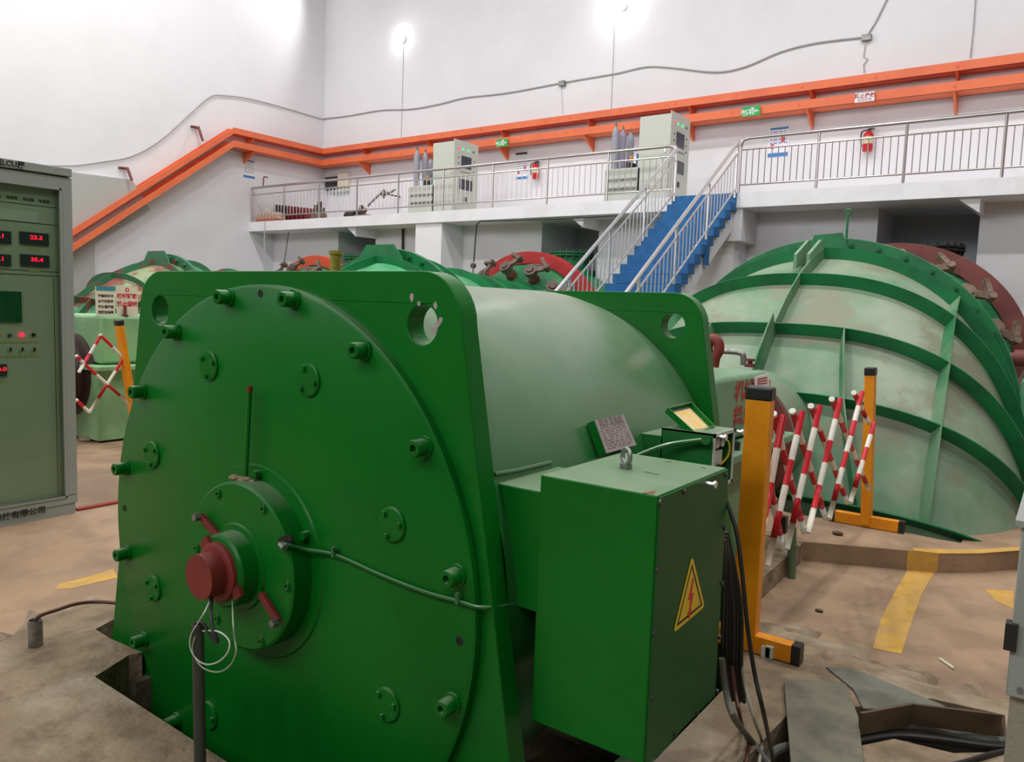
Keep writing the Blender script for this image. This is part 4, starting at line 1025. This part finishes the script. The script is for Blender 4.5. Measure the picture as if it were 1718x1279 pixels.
# cables dropping from behind the terminal box
yb = 2.13
for k, (xa, xb) in enumerate(((1214,1213),(1215,1219),(1216,1225),(1217,1231),(1218,1237),(1219,1243),(1216,1222),(1217,1234))):
    top = P(xa,905-6*(k%3),Y=yb+.01*k); bot = P(xb,1122+3*(k%2),Y=yb+.12)
    cable('bundle_cable', [top,(top*.5+bot*.5)+Vector((.004*k,0,0)),bot,bot+Vector((0.0,.05,-.12))], .007, BLACK if k % 3 else BLACKP, 'black cable in the fan-shaped bundle hanging behind the terminal box', 'cables of the bundle behind the terminal box', 4)
def fl(a, b): return P(a,b,Z=PZ+.008)
cable('loose_cable', [P(1219,842,Y=2.12),P(1236,895,Y=2.10),P(1245,960,Y=2.08),P(1254,1050,Y=2.06),P(1266,1130,Y=2.06),P(1283,1205,Y=2.06),fl(1299,1285)], .006, BLACK, 'long thin black cable falling in front of the yellow barrier post')
cable('loose_cable', [P(1211,1105,Y=2.2),P(1218,1160,Y=2.2),P(1232,1205,Y=2.12),fl(1262,1245),fl(1295,1290)], .010, CABLEG, 'thick grey cable curving from the terminal box down to the floor')
cable('loose_cable', [P(1228,1118,Y=2.22),P(1233,1160,Y=2.22),P(1241,1200,Y=2.2),fl(1246,1222)], .006, BROWNC, 'thin brown cable behind the thick grey one beside the terminal box')
cable('loose_cable', [P(1243,1100,Y=2.25),P(1250,1150,Y=2.24),P(1266,1210,Y=2.2),fl(1278,1245),fl(1272,1290)], .005, mat('pale_cable',(150,148,128),.6), 'thin pale cable between the black cable and the thick grey one')
cable('loose_cable', [fl(1250,1235),fl(1256,1238),fl(1256,1255),fl(1250,1290)], .006, BROWNC, 'short brown cable end with a kink on the concrete near the trench')
# foreground pipe with cable tails of the speed sensor
pf = P(336,1292,Z=PZ); pt = P(332,1047,Y=pf.y)
solo('conduit_pipe', MB().lathe(pf,pt-pf,[(-.02,.017),((pt-pf).length,.017),((pt-pf).length,.013),((pt-pf).length-.05,.013)],16,caps=False), mat('dark_conduit',(58,62,54),.5,var=(90,90,80),scale=12,thr=(.6,.7)), pf, 'dark upright steel conduit pipe standing before the generator hub', 'pipe')
yy = pt.y
cable('sensor_cable', [P(355,1003,Y=1.35),P(354,1030,Y=yy+.02),P(357,1055,Y=yy),P(365,1074,Y=yy),P(361,1077,Y=yy),P(350,1062,Y=yy),P(341,1046,Y=yy),P(334,1048,Y=yy),P(333,1056,Y=yy)], .005, BLACK, 'short black cable looping from the red cap into the conduit pipe')
cable('sensor_wire', [P(353,1005,Y=1.36),P(345,1024,Y=yy),P(333,1044,Y=yy-.02),P(321,1065,Y=yy-.02),P(319,1085,Y=yy-.02),P(328,1104,Y=yy-.02),P(345,1115,Y=yy-.02),P(366,1111,Y=yy-.02),P(382,1095,Y=yy-.01),P(384,1075,Y=yy),P(366,1060,Y=yy),P(340,1059,Y=yy)], .0022, WHITEC, 'thin pale wire coiled in the smaller loop around the conduit pipe', sm=5)
cable('sensor_wire', [P(390,1010,Y=1.37),P(391,1045,Y=yy),P(394,1075,Y=yy-.01),P(396,1095,Y=yy-.02),P(386,1117,Y=yy-.02),P(366,1128,Y=yy-.02),P(342,1122,Y=yy-.02),P(328,1105,Y=yy-.02),P(323,1088,Y=yy-.02),P(327,1070,Y=yy-.02)], .0022, mat('pale_green_wire',(140,160,130),.5), 'thin pale green wire hanging in the larger loop below the red cap', sm=5)
# pipe stub with brown cable, left
ps = P(60,1084,Z=PZ)
solo('pipe_stub', MB().lathe(ps,(0,0,1),[(-.01,.026),(.105,.026),(.105,.022),(.05,.022)],20,caps=False).cyl(ps+Vector((0,0,.05)),ps+Vector((0,0,.052)),.022,n=16), GALV, ps, 'short galvanised pipe stub rising from the concrete at left', 'pipe')
cable('brown_cable', [ps+Vector((.005,0,.06)),ps+Vector((.02,.0,.12)),P(100,1022,Y=1.40),P(130,1013,Y=1.48),P(162,1010,Y=1.55),P(196,1012,Y=1.60)], .0075, BROWNC, 'brown cable arching from the pipe stub to the generator')
# green post, clutter behind the barrier
g0 = P(1328,970,Z=0); g1 = P(1329,884,Y=g0.y)
solo('green_post', MB().cyl(g0,g1,.024,n=14).cyl(g0+Vector((0,0,.19)),g0+Vector((0,0,.2)),.026,n=14), mat('faded_green_post',(96,122,88),.7), g0, 'short faded green pipe post standing by the curb', 'post')
c = P(1313,880,X=-1.3)
vb = thing('small_valve', (c.x,c.y,PZ), 'small dark valve box with a brass tap behind the lattice barrier', 'valve')
part('valve_box', MB().cbox(c,(.05,.05,.10)), BLACKP, vb); q_ = P(1292,843,X=-1.35); part('tap', MB().cyl(q_,q_+Vector((0,.1,0)),.015,n=10).cyl(q_+Vector((0,.05,-.04)),q_+Vector((0,.05,.05)),.012,n=8).cyl((c.x,c.y,PZ),c,.01,n=8), BRASS, vb)
for q, s, lb in (((1374,1027),.018,'small rusty bolt lying on the walkway right of the yellow barrier foot'),((1405,898),.03,'tiny dark scrap lying at the foot of the curb near the yellow stripe')):
    c = P(*q,Z=0 if q[0] != 1405 else PZ); solo('debris', MB().sphere(c+Vector((0,0,s*.4)),s,8,6,(1.2,.8,.5)), BROWNS, c, lb, 'debris')
a, b = P(1577,1108,Z=0), P(1600,1124,Z=0)
solo('match_stick', MB().cyl(a+Vector((0,0,.006)),b+Vector((0,0,.006)),.006,n=6), CREAM, a, 'pale little stick lying on the walkway floor', 'stick')
c = P(150,738,Z=0)
mb = MB()
for k in range(7): mb.sphere(c+Vector((random.uniform(-.10,.10),random.uniform(-.08,.04),.02)),random.uniform(.03,.06),8,6,(1.3,1,.5))
solo('crumpled_rag', mb, GLOVE, c, 'crumpled grey rag on the floor beside the control cabinet', 'rag')
a, b = P(128,857,Z=0), P(203,843,Z=0)
solo('floor_strip', MB().bar(a+Vector((0,0,.008)),b+(b-a)*1.5+Vector((0,0,.008)),.05,.012), mat('red_strip',(150,52,36),.8), (a+b)/2, 'thin red strip on the floor from the control cabinet toward the generator', 'strip')

# ================================================================== ON THE GALLERY
WALLC = mat('wall_wire_grey', (168,166,166), .6)
def governor(x0, hand, tx0, tx1, label):
    """oil tank with gas cylinders and an instrument cabinet"""
    g = thing('governor_unit', ((tx0+tx1)/2, 13.5, GZ), label, 'governor cabinet', 'governor units on the gallery')
    tk = part('oil_tank', MB().box((tx0,13.25,GZ),(tx1,14.2,GZ+.66)), CABL, g, bev=.02)
    part('tank_recess', MB().box((tx0+.05,13.243,GZ+.25),(tx1-.05,13.25,GZ+.30)).box((tx0+.05,13.243,GZ+.42),(tx1-.05,13.25,GZ+.47)), GALV, tk)
    cx0, cx1 = x0, x0+.62
    cb = part('cabinet_body', MB().box((cx0,13.25,GZ),(cx1,14.05,GZ+1.56)), CABL, g, bev=.008)
    part('front_panel', MB().box((cx1,13.22,GZ+.02),(cx1+.02,14.06,GZ+1.60)), CABL, cb, bev=.004)
    X = cx1+.021; yc = 13.64
    part('display', MB().box((X,yc-.17,GZ+1.02),(X+.008,yc+.17,GZ+1.28)), LCD, cb, 'dark grey display')
    for k, (dy, m_, nm) in enumerate(((-.24,LEDR,'red lamp'),(-.13,LEDG,'small green lamp'),(.06,LEDG,'lit green lamp'),(.24,LAMPG,'unlit green lamp'))):
        part('lamp', MB().cyl((X,yc+dy,GZ+1.42),(X+.012,yc+dy,GZ+1.42),.022,n=12), m_, cb, nm)
    for dy in (-.27,.27):
        for dz in (1.22,1.10,.98): part('button', MB().cyl((X,yc+dy,GZ+dz),(X+.010,yc+dy,GZ+dz),.014,n=10), BLACKP, cb)
    for k in range(5): part('button', MB().cyl((X,yc-.16+.08*k,GZ+.93),(X+.010,yc-.16+.08*k,GZ+.93),.014,n=10), BLACKP, cb)
    part('gauge_window', MB().box((X,yc-.22,GZ+.55),(X+.006,yc+.22,GZ+.78)), METERM, cb)
    part('small_socket', MB().box((X,yc-.05,GZ+.30),(X+.006,yc+.05,GZ+.40)), DKSTEEL, cb)
    part('door_handle', MB().cbox((cx1-.08,13.24,GZ+.95),(.03,.03,.14)), STEEL, cb)
    part('valve_block', MB().box((tx0+.55,13.45,GZ+.66),(tx0+.62,13.6,GZ+.82)).box((tx0+.42,13.4,GZ+.66),(tx0+.50,13.55,GZ+.78)).cyl((tx0+.36,13.42,GZ+.66),(tx0+.36,13.42,GZ+.80),.03,n=10), DKSTEEL, tk)
    part('motor', MB().cyl((tx0+.66,13.38,GZ+.66),(tx0+.66,13.38,GZ+.92),.06,n=16), mat('motor_blue',(40,92,130),.5), tk, 'small blue motor')
    part('orange_knob', MB().sphere((tx0+.50,13.36,GZ+.86),.035,12,8), LAMPY, tk)
    return g
g1 = (P(727,243,Y=13.25).x, P(684,357,Y=13.25).x)
g2 = (P(1074,200,Y=13.25).x, P(1012,345,Y=13.25).x)
G1 = governor(g1[0], 0, g1[1], g1[0]+.06, 'grey governor cabinet and oil tank on the gallery left of the first exit sign')
G2 = governor(g2[0], 0, g2[1], g2[0]+.06, 'grey governor cabinet and oil tank on the gallery at the head of the stairs')
cyl = MB().lathe((0,0,0),(0,0,1),[(0,.06),(.01,.068),(.66,.068),(.72,.055),(.76,.025),(.78,.022)],20).m(1).cyl((0,0,.78),(0,0,.84),.022,n=10).cyl((0,0,.84),(0,0,.88),.012,n=8)
def gas(q, y, h, m_, lb):
    """q: pixel of the valve top"""
    p = P(*q,Y=y); z0 = GZ+.66; hh = p.z-z0
    t = thing('gas_cylinder', (p.x,y,z0), lb, 'gas cylinder', 'gas cylinders on the governor tanks')
    k = hh/.88
    part('bottle', MB().lathe((p.x,y,z0),(0,0,1),[(0,.06),(.01,.07),(.66*k,.07),(.74*k,.055),(.78*k,.03),(.80*k,.026)],22), m_, t)
    part('valve', MB().cyl((p.x,y,z0+.80*k),(p.x,y,z0+.85*k),.024,n=10).cyl((p.x,y,z0+.85*k),(p.x,y,z0+hh),.012,n=8), LINKM, t)
gas((700,246),13.42,0,CYLG,'tall grey gas cylinder, left one on the tank of the left governor cabinet')
gas((714,250),13.62,0,CYLG,'grey gas cylinder next to the left governor cabinet')
gas((723,262),13.95,0,CYLG,'grey gas cylinder half hidden behind the left governor cabinet')
gas((1034,205),13.42,0,CYLG,'tall grey gas cylinder, leftmost on the tank of the right governor cabinet')
gas((1046,211),13.62,0,CYLP,'violet grey gas cylinder in the middle on the right governor tank')
gas((1059,216),13.85,0,CYLG,'grey gas cylinder nearest the right governor cabinet')
gas((1070,228),14.0,0,CYLP,'violet grey gas cylinder tucked behind the right governor cabinet') if False else None
# wall items
WB = YB-.001
def poster(qs, label, head, foot, wall='b'):
    if wall == 'b':
        A, B = P(*qs[0],Y=WB-.01), P(*qs[1],Y=WB-.01); w, h = B.x-A.x, A.z-B.z; M = face_ny(((A.x+B.x)/2,WB-.006,(A.z+B.z)/2))
    else:
        A, B = P(*qs[0],X=XL+.01), P(*qs[1],X=XL+.01); w, h = B.y-A.y, A.z-B.z; M = face_px((XL+.006,(A.y+B.y)/2,(A.z+B.z)/2))
    t = thing('wall_poster', M.translation, label, 'poster')
    part('sheet', MB().box((-w/2,-h/2,-.004),(w/2,h/2,.001),M), PAPER, t)
    if head: part('header_band', MB().box((-w*.42,h*.40,.001),(w*.45,h*.47,.002),M), head, t)
    part('footer_band', MB().box((-w*.48,-h*.49,.001),(w*.48,-h*.36,.002),M), foot, t, 'blue footer band')
    mb = MB()
    for r_ in range(5):
        x = -w*.4
        while x < w*.36:
            ww = random.uniform(.04,.10)*w*2; mb.box((x,h*(.30-.12*r_),.001),(min(x+ww,w*.42),h*(.34-.12*r_),.0018),M); x += ww+w*.06
    part('printed_lines', mb, PLTXT if wall == 'l' else mat('poster_ink',(130,150,200),.7), t)
    if wall == 'b': part('red_print', MB().box((w*.12,-h*.02,.001),(w*.3,h*.22,.0019),M).box((-w*.36,-h*.22,.001),(-w*.2,-h*.05,.0019),M), mat('poster_red',(214,96,110),.7), t)
    return t
poster(((408,266),(428,301)), 'white wall poster with blue foot on the left wall under the cable trays', mat('poster_navy',(70,80,150),.7), BLUEP, 'l')
poster(((866,270),(886,300)), 'white poster with blue foot on the back wall beside the smaller looking fire extinguisher', None, BLUEP)
poster(((1290,214),(1322,262)), 'large blue and white poster on the back wall right of the stairs', BLUEP, BLUEP)
a = P(876,258,Y=WB); solo('door_closer_bar', MB().cbox((a.x,WB-.03,a.z),(.30,.05,.035)), DKSTEEL, a, 'short dark bar fixed on the wall above the left poster', 'bar')
def exting(q0, q1, label):
    A, B = P(*q0,Y=WB-.12), P(*q1,Y=WB-.12); h = A.z-B.z; x = (A.x+B.x)/2; r = .085
    t = thing('fire_extinguisher', (x,WB-.12,B.z), label, 'fire extinguisher', 'fire extinguishers on the back wall')
    bd = part('bottle', MB().lathe((x,WB-.12,B.z),(0,0,1),[(0,r*.9),(.02,r),(h*.70,r),(h*.80,r*.6),(h*.84,.03)],22), EXTR, t)
    part('label', MB().lathe((x,WB-.12,B.z+h*.30),(0,0,1),[(0,r+.002),(h*.3,r+.002)],22,caps=False), EXTL, bd)
    part('valve_handle', MB().cyl((x,WB-.12,B.z+h*.83),(x,WB-.12,B.z+h*.92),.028,n=10).bar((x-.01,WB-.12,B.z+h*.93),(x+.10,WB-.12,B.z+h*1.0),.02,.02).bar((x-.01,WB-.12,B.z+h*.90),(x+.10,WB-.12,B.z+h*.92),.02,.015), BLACKP, t)
    part('hose', MB().tube([(x-.02,WB-.12,B.z+h*.9),(x-.11,WB-.13,B.z+h*.82),(x-.12,WB-.13,B.z+h*.5),(x-.10,WB-.13,B.z+h*.2)],.012,8,5), BLACKP, t)
    part('wall_bracket', MB().cbox((x,WB-.02,B.z+h*.7),(.04,.05,.25)), GALV, t)
exting((897,270),(899,300),'red fire extinguisher on the back wall between the left poster and a railing post')
exting((1456,214),(1457,254),'red fire extinguisher with cream label on the back wall right of the large poster')
def sign(qa, qb, label, m_, kind):
    Y = YB-.46-.035; A, B = P(*qa,Y=Y), P(*qb,Y=Y); w, h = B.x-A.x, A.z-B.z
    M = face_ny(((A.x+B.x)/2,Y-.002,(A.z+B.z)/2)); t = thing('exit_sign' if kind == 'exit' else 'name_sign', M.translation, label, 'sign')
    part('sign_plate', MB().box((-w/2,-h/2,0),(w/2,h/2,.006),M), m_, t, bev=.001)
    if kind == 'exit':
        mb = MB().frommesh(text2d('出口',h*.42,.001,bold=.003), M @ Matrix.Translation((-w*.28,0,.0068)))
        mb.frommesh(text2d('EXIT',h*.22,.001), M @ Matrix.Translation((-w*.28,-h*.33,.0068)))
        # running figure in a doorway
        for a, b, c_, d_ in ((-.02,-.38,.015,.38),(.14,-.38,.175,.38),(-.02,.34,.175,.40)): mb.box((w*a,h*b,.006),(w*c_,h*d_,.0072),M)
        mb.lathe(M @ Vector((w*.085,h*.24,.006)), M.to_3x3() @ Vector((0,0,1)), [(0,h*.09),(.001,h*.09)], 12)
        for p0, p1 in (((.08,.14),(.07,-.08)),((.07,-.08),(.11,-.32)),((.07,-.08),(.035,-.22)),((.08,.12),(.125,.02)),((.08,.12),(.035,.02))):
            mb.bar(M @ Vector((w*p0[0],h*p0[1],.0066)), M @ Vector((w*p1[0],h*p1[1],.0066)), h*.07, .001, up=M.to_3x3() @ Vector((0,0,1)))
        mb.box((w*.26,-h*.05,.006),(w*.42,h*.05,.0072),M)
        mb.add([M @ Vector(v) for v in ((w*.20,0,.0072),(w*.29,h*.22,.0072),(w*.29,-h*.22,.0072))],[(0,1,2)])
        part('pictogram', mb, PAPER, t)
    else:
        mb = MB().frommesh(text2d('禁止跨越',h*.42,.001,bold=.002), M @ Matrix.Translation((0,h*.16,.0068)))
        mb.frommesh(text2d('电缆桥架',h*.30,.001), M @ Matrix.Translation((0,-h*.28,.0068)))
        part('sign_lettering', mb, REDFADE, t)
sign((833,235),(852,245),'green exit sign on the lower tray between the two governor cabinets',EXITG,'exit')
sign((1245,181),(1275,193),'green exit sign on the lower tray right of the stair head',EXITG,'exit')
sign((1435,157),(1467,169),'small white label plate on the lower tray above the right fire extinguisher',PAPER,'label')
# wiring on the walls
def wire(name, q, r, label, m_=GALV, wall='b', cat='conduit', o=.02):
    pts = [P(a,b,Y=YB-o) if (len(c)==0 and wall=='b') else P(a,b,X=XL+o) for a, b, *c in q]
    return solo(name, MB().tube(pts,r,6,5), m_, pts[0], label, cat)
wl = [P(a,b,X=XL+.03) for a, b in ((60,277),(122,278),(170,272),(222,262),(270,235),(320,190),(352,163),(372,160),(420,166),(480,182),(530,197))]
wr = [P(a,b,Y=YB-.03) for a, b in ((545,199),(580,195),(640,185),(690,183),(740,174),(780,164),(850,156),(942,139),(1000,129),(1040,122),(1085,112),(1130,114),(1200,121),(1250,112),(1310,87),(1370,72),(1453,62))]
solo('wall_cable', MB().tube(wl+[Vector((XL+.04,YB-.04,(wl[-1].z+wr[0].z)/2))]+wr,.014,6,4), WALLC, wl[0], 'long sagging grey cable strung across both upper walls', 'cable')
for q, lb in (((943,140),'small grey junction box on the back wall, left one on the sagging cable'),((1454,63),'small grey junction box at the right end of the sagging cable')):
    p = P(*q,Y=YB-.05); solo('junction_box', MB().cbox(p,(.16,.08,.11)), GALV, p, lb, 'junction box', bev=.005)
for q, lb, r in ((((1456,58),(1470,36),(1490,-5)),'grey conduit rising from the right junction box out of the frame',.02),
              (((677,68),(676,120),(673,232)),'thin vertical wire below the left wall lamp',.008),(((1031,40),(1029,90),(1025,184)),'thin vertical wire below the bright middle wall lamp',.008),
              (((1637,-5),(1633,50),(1628,97)),'faint vertical conduit on the back wall near the right edge',.014),
              (((1452,75),(1449,95),(1456,100),(1449,108),(1450,122)),'short bent wire hanging below the right junction box',.012),(((942,146),(944,192)),'thin vertical wire below the left junction box',.006)):
    pts = [P(a,b,Y=YB-.02) for a, b in q]; solo('wall_conduit', MB().tube(pts,r*.75,6), WALLC, pts[0], lb, 'conduit')
# electrical boxes and cable on gallery wall
a = P(556,306,Y=WB-.1)
eb = thing('distribution_box', (a.x,WB-.1,a.z), 'open distribution box with dark breakers on the back wall, gallery left end', 'electrical box')
part('open_box', MB().box((P(546,298,Y=WB-.1).x,WB-.12,P(556,319,Y=WB-.1).z),(P(566,298,Y=WB-.1).x,WB,P(556,297,Y=WB-.1).z)), METERM, eb)
part('closed_box', MB().box((P(567,294,Y=WB-.1).x,WB-.12,P(575,314,Y=WB-.1).z),(P(584,294,Y=WB-.1).x,WB,P(575,291,Y=WB-.1).z)), CREAM, eb, bev=.01)
mb = MB()
for k in range(4):
    p = P(549+4.5*k,306,Y=WB-.125); mb.cbox(p,(.06,.02,.12))
part('breaker', mb, BLACKP, eb)
part('lower_strip', MB().box((P(553,316,Y=WB-.1).x,WB-.10,P(560,323,Y=WB-.1).z),(P(584,316,Y=WB-.1).x,WB,P(575,316,Y=WB-.1).z)), CABL, eb)
pts = [P(a,b,Y=14.6) for a, b in ((617,346),(628,335),(640,325),(655,323),(663,318))]
solo('hose', MB().tube(pts,.03,8,5), GALV, pts[0], 'grey hose rising from the small pump to a wall valve', 'hose')
p = P(641,325,Y=14.7); solo('wall_valve', MB().cyl(p,p+Vector((.12,0,0)),.06,n=12).cyl(p+Vector((.05,0,-.12)),p+Vector((.05,0,.1)),.035,n=10).cyl(p+Vector((.05,0,0)),p+Vector((.05,WB-p.y,0)),.02,n=8), LINKD, p, 'dark wall valve behind the railing left of the left governor', 'valve')
# pump set
c = P(600,358,Y=13.7); c.z = GZ
pm = thing('pump_set', c, 'small dark pump set with hose standing on the gallery floor', 'pump')
part('motor', MB().cyl(c+Vector((-.38,0,.14)),c+Vector((-.05,0,.14)),.12,n=18).m(1).cyl(c+Vector((-.40,0,.14)),c+Vector((-.38,0,.14)),.09,n=18), [DKSTEEL, TEAL], pm)
part('base_block', MB().box(c+Vector((-.02,-.12,0)),c+Vector((.42,.12,.16))), LINKM, pm, bev=.02)
mb = MB()
for k in range(9): mb.sphere(c+Vector((random.uniform(.0,.3),random.uniform(-.08,.08),random.uniform(.18,.36))),random.uniform(.035,.07),10,7)
part('fittings', mb, LINKD, pm)
# finned rack
c = P(488,366,Y=13.7); c.z = GZ
x0_, x1_ = P(462,366,Y=13.7).x, P(518,360,Y=13.7).x
rk = thing('finned_cooler', ((x0_+x1_)/2,13.9,GZ), 'low finned cooler with dark red fins on the gallery left end', 'cooler')
part('base_rail', MB().box((x0_,13.5,GZ),(x1_+.15,14.3,GZ+.07)), LINKD, rk)
fm = None; nfin = 9
for k in range(nfin):
    x = x0_+(x1_-x0_)*k/(nfin-1); hh = .50-.02*k
    part('fin', MB().box((x,13.55,GZ+.07),(x+.06,14.2,GZ+.07+hh)), FINR if k > 3 else mat('black_fins',(52,40,44),.6), rk, 'dark red fin' if k > 3 else 'blackish fin', bev=.01)
# brick stack with small jars and box
x0_ = XL+.10; x1_ = x0_+.85
n_ = 0
for j in range(2):
    for k in range(6):
        xx = x0_+(x1_-x0_)*k/6
        o = solo('brick', MB().box((xx,13.0,GZ+.09*j+.08),(xx+(x1_-x0_)/6-.01,13.25,GZ+.09*j+.165)), BRICKM, (xx+.05,13.12,GZ+.09*j+.08), 'reddish brick stacked on the board at the far left end of the gallery, '+('upper' if j else 'lower')+' row', 'brick', 'bricks stacked at the left end of the gallery', bev=.004)
solo('board_base', MB().box((x0_-.02,12.95,GZ),(x1_+.02,13.3,GZ+.08)), mat('board_red',(176,104,84),.8), ((x0_+x1_)/2,13.3,GZ), 'flat reddish board under the brick stack', 'board', bev=.004)
for k, q in enumerate(((448,346),(453,346))):
    p = P(*q,Y=13.12); p.x = min(p.x,x1_-.05-.1*(1-k)); solo('small_bottle', MB().lathe((p.x,13.12,GZ+.255),(0,0,1),[(0,.03),(.12,.03),(.14,.015),(.17,.015)],12), CREAM, (p.x,13.12,GZ+.255), ('left' if k == 0 else 'right')+' of two small pale bottles on the brick stack', 'bottle', 'small bottles on the bricks')
c = P(535,360,Y=13.35); c.z = GZ
pb_ = thing('round_drum', c, 'low brown round drum with small machine parts on it beside the finned cooler', 'drum')
part('drum', MB().cyl(c,c+Vector((0,0,.2)),.2,n=24), LINKM, pb_, bev=.01)
part('machine_part', MB().box(c+Vector((-.14,-.05,.2)),c+Vector((-.05,.05,.42))).box(c+Vector((0,-.05,.2)),c+Vector((.08,.05,.50))).box(c+Vector((.11,-.05,.2)),c+Vector((.17,.05,.34))), LINKD, pb_)
# railing hook and steel rod bits
p = P(447,296,Y=GY+.3); q_ = P(442,309,Y=GY+.06)
solo('small_crank', MB().tube([P(449,298,Y=GY+.06),P(443,297,Y=GY+.06),P(442,304,Y=GY+.06),P(442,312,Y=GY+.06),P(446,314,Y=GY+.06)],.018,6,3), MAROON, q_, 'small rusty crank handle hooked on the left end of the railing', 'crank')
# white wire down from the gallery and hanging pull cords
cable('hanging_wire', [P(444,372,Y=GY-.03),P(443.5,420,Y=GY-.03),P(443,462,Y=GY-.03)], .010, WHITEC, 'white wire hanging down from the left end of the gallery', cat='wire')
cable('hanging_wire', [P(485,384,Y=WY-.3),P(480,420,Y=WY-.3),P(474,456,Y=WY-.3)], .014, GALV, 'slanting grey wire under the gallery near the left wall', cat='wire')
pc = thing('pull_cord', P(800,378,Y=GY-.04), 'hanging pull cord with a round grey weight under the gallery', 'pull cord')
part('cord', MB().tube([P(1035,362,Y=GY-.04),P(950,367,Y=GY-.04),P(860,370,Y=GY-.04),P(806,371,Y=GY-.04),P(800,377,Y=GY-.04),P(797,410,Y=GY-.04),P(795,440,Y=GY-.04)],.014,6), DKSTEEL, pc)
w_ = P(794,446,Y=GY-.04); part('weight', MB().cyl(w_+Vector((0,-.03,0)),w_+Vector((0,.03,0)),.055,n=18), LINKD, pc)
part('cord_tail', MB().tube([w_,w_+Vector((-.02,0,-.2))],.006,6).tube([w_,w_+Vector((.02,0,-.2))],.006,6), DKSTEEL, pc)
p = P(676,395,Y=WY-.05); solo('down_pipe', MB().cyl(P(676,384,Y=WY-.05),P(675,470,Y=WY-.05),.03,n=10), DKSTEEL, p, 'thin dark vertical pipe on the wall under the gallery', 'pipe')
# timber at the stair head
for q0, q1, lb in (((1140,331),(1157,342),'reddish timber offcut leaning at the head of the blue stairs'),):
    a, b = P(1145,322,Y=14.6), P(1158,344,Y=14.6); b.z = GZ+.03; solo('timber_offcut', MB().bar(a,b,.08,.05), WOOD, b, lb, 'timber')
a = P(1137,338,Y=14.4); a.z = GZ
for k in range(3): solo('timber_board', MB().cbox(a+Vector((.02*k,.02*k,.03+.045*k)),(.5,.14,.04)), MAROON if k % 2 == 0 else WOOD, a+Vector((0,0,.01+.045*k)), ('lowest','middle','topmost')[k]+' board in the small pile at the head of the stairs', 'board', 'boards at the stair head')
cable('floor_conduit', [P(1138,280,Y=14.3),P(1136,300,Y=14.3)], .02, DKSTEEL, 'short dark rod leaning beside the right governor cabinet', cat='rod')

# ================================================================== LAMPS
def wall_lamp(q, label, w):
    p = P(*q,Y=YB-.16); t = thing('wall_lamp', (p.x,YB-.1,p.z), label, 'lamp')
    part('lamp_base', MB().cyl((p.x+.05,YB-.06,p.z-.03),(p.x+.05,YB,p.z-.03),.09,n=18), PAPER, t)
    part('lamp_globe', MB().sphere(p,.11,20,14), LAMPE, t, 'lit glass globe')
    l = bpy.data.lights.new('lamp_light','POINT'); l.energy = w; l.shadow_soft_size = .12; l.color = (1,.98,.95)
    o = bpy.data.objects.new('lamp_light', l); o.location = p+Vector((0,-.18,0)); COL.objects.link(o)
wall_lamp((668,62), 'small lit globe lamp on the back wall above the left governor cabinet', 1.5)
wall_lamp((1037,6), 'bright lit globe lamp on the back wall at the top of the photo', 12)
hbn = 0
for x in (-15.5,-10.5,-5.5,-.5,4.5):
    for y in (4.0,8.6):
        t = thing('high_bay_lamp', (x,y,ZC-.1), 'round high bay lamp hanging from the ceiling out of view', 'lamp', 'high bay lamps')
        part('rod', MB().cyl((x,y,ZC-.6),(x,y,ZC),.02,n=8), GALV, t)
        part('reflector', MB().lathe((x,y,ZC-.6),(0,0,-1),[(0,.08),(.05,.12),(.35,.34),(.36,.34),(.34,.33),(.06,.1)],28,caps=False), GALV, t)
        part('diffuser', MB().cyl((x,y,ZC-.93),(x,y,ZC-.92),.32,n=28), HB, t)
        l = bpy.data.lights.new('bay_light','AREA'); l.shape = 'DISK'; l.size = .6; l.energy = LAMP_W*(.55 if y < 0 else 1); l.color = (1,.985,.96)
        o = bpy.data.objects.new('bay_light', l); o.location = (x,y,ZC-.95); COL.objects.link(o)
# floodlight high in the back corner, washing the left wall
fx = Vector((XL+2.2,YB-.3,11.0))
t = thing('floodlight', fx, 'wall floodlight high in the back corner out of view', 'lamp')
part('housing', MB().cbox(fx,(.25,.15,.2)), GALV, t)
l = bpy.data.lights.new('flood_light','SPOT'); l.energy = SPOT_W; l.spot_size = R(80); l.spot_blend = .6; l.shadow_soft_size = .1
o = bpy.data.objects.new('flood_light', l); o.location = fx+Vector((-.05,-.2,-.05)); o.rotation_euler = (Vector((XL,YB-3.0,9.0))-o.location).to_track_quat('-Z','Y').to_euler(); COL.objects.link(o)
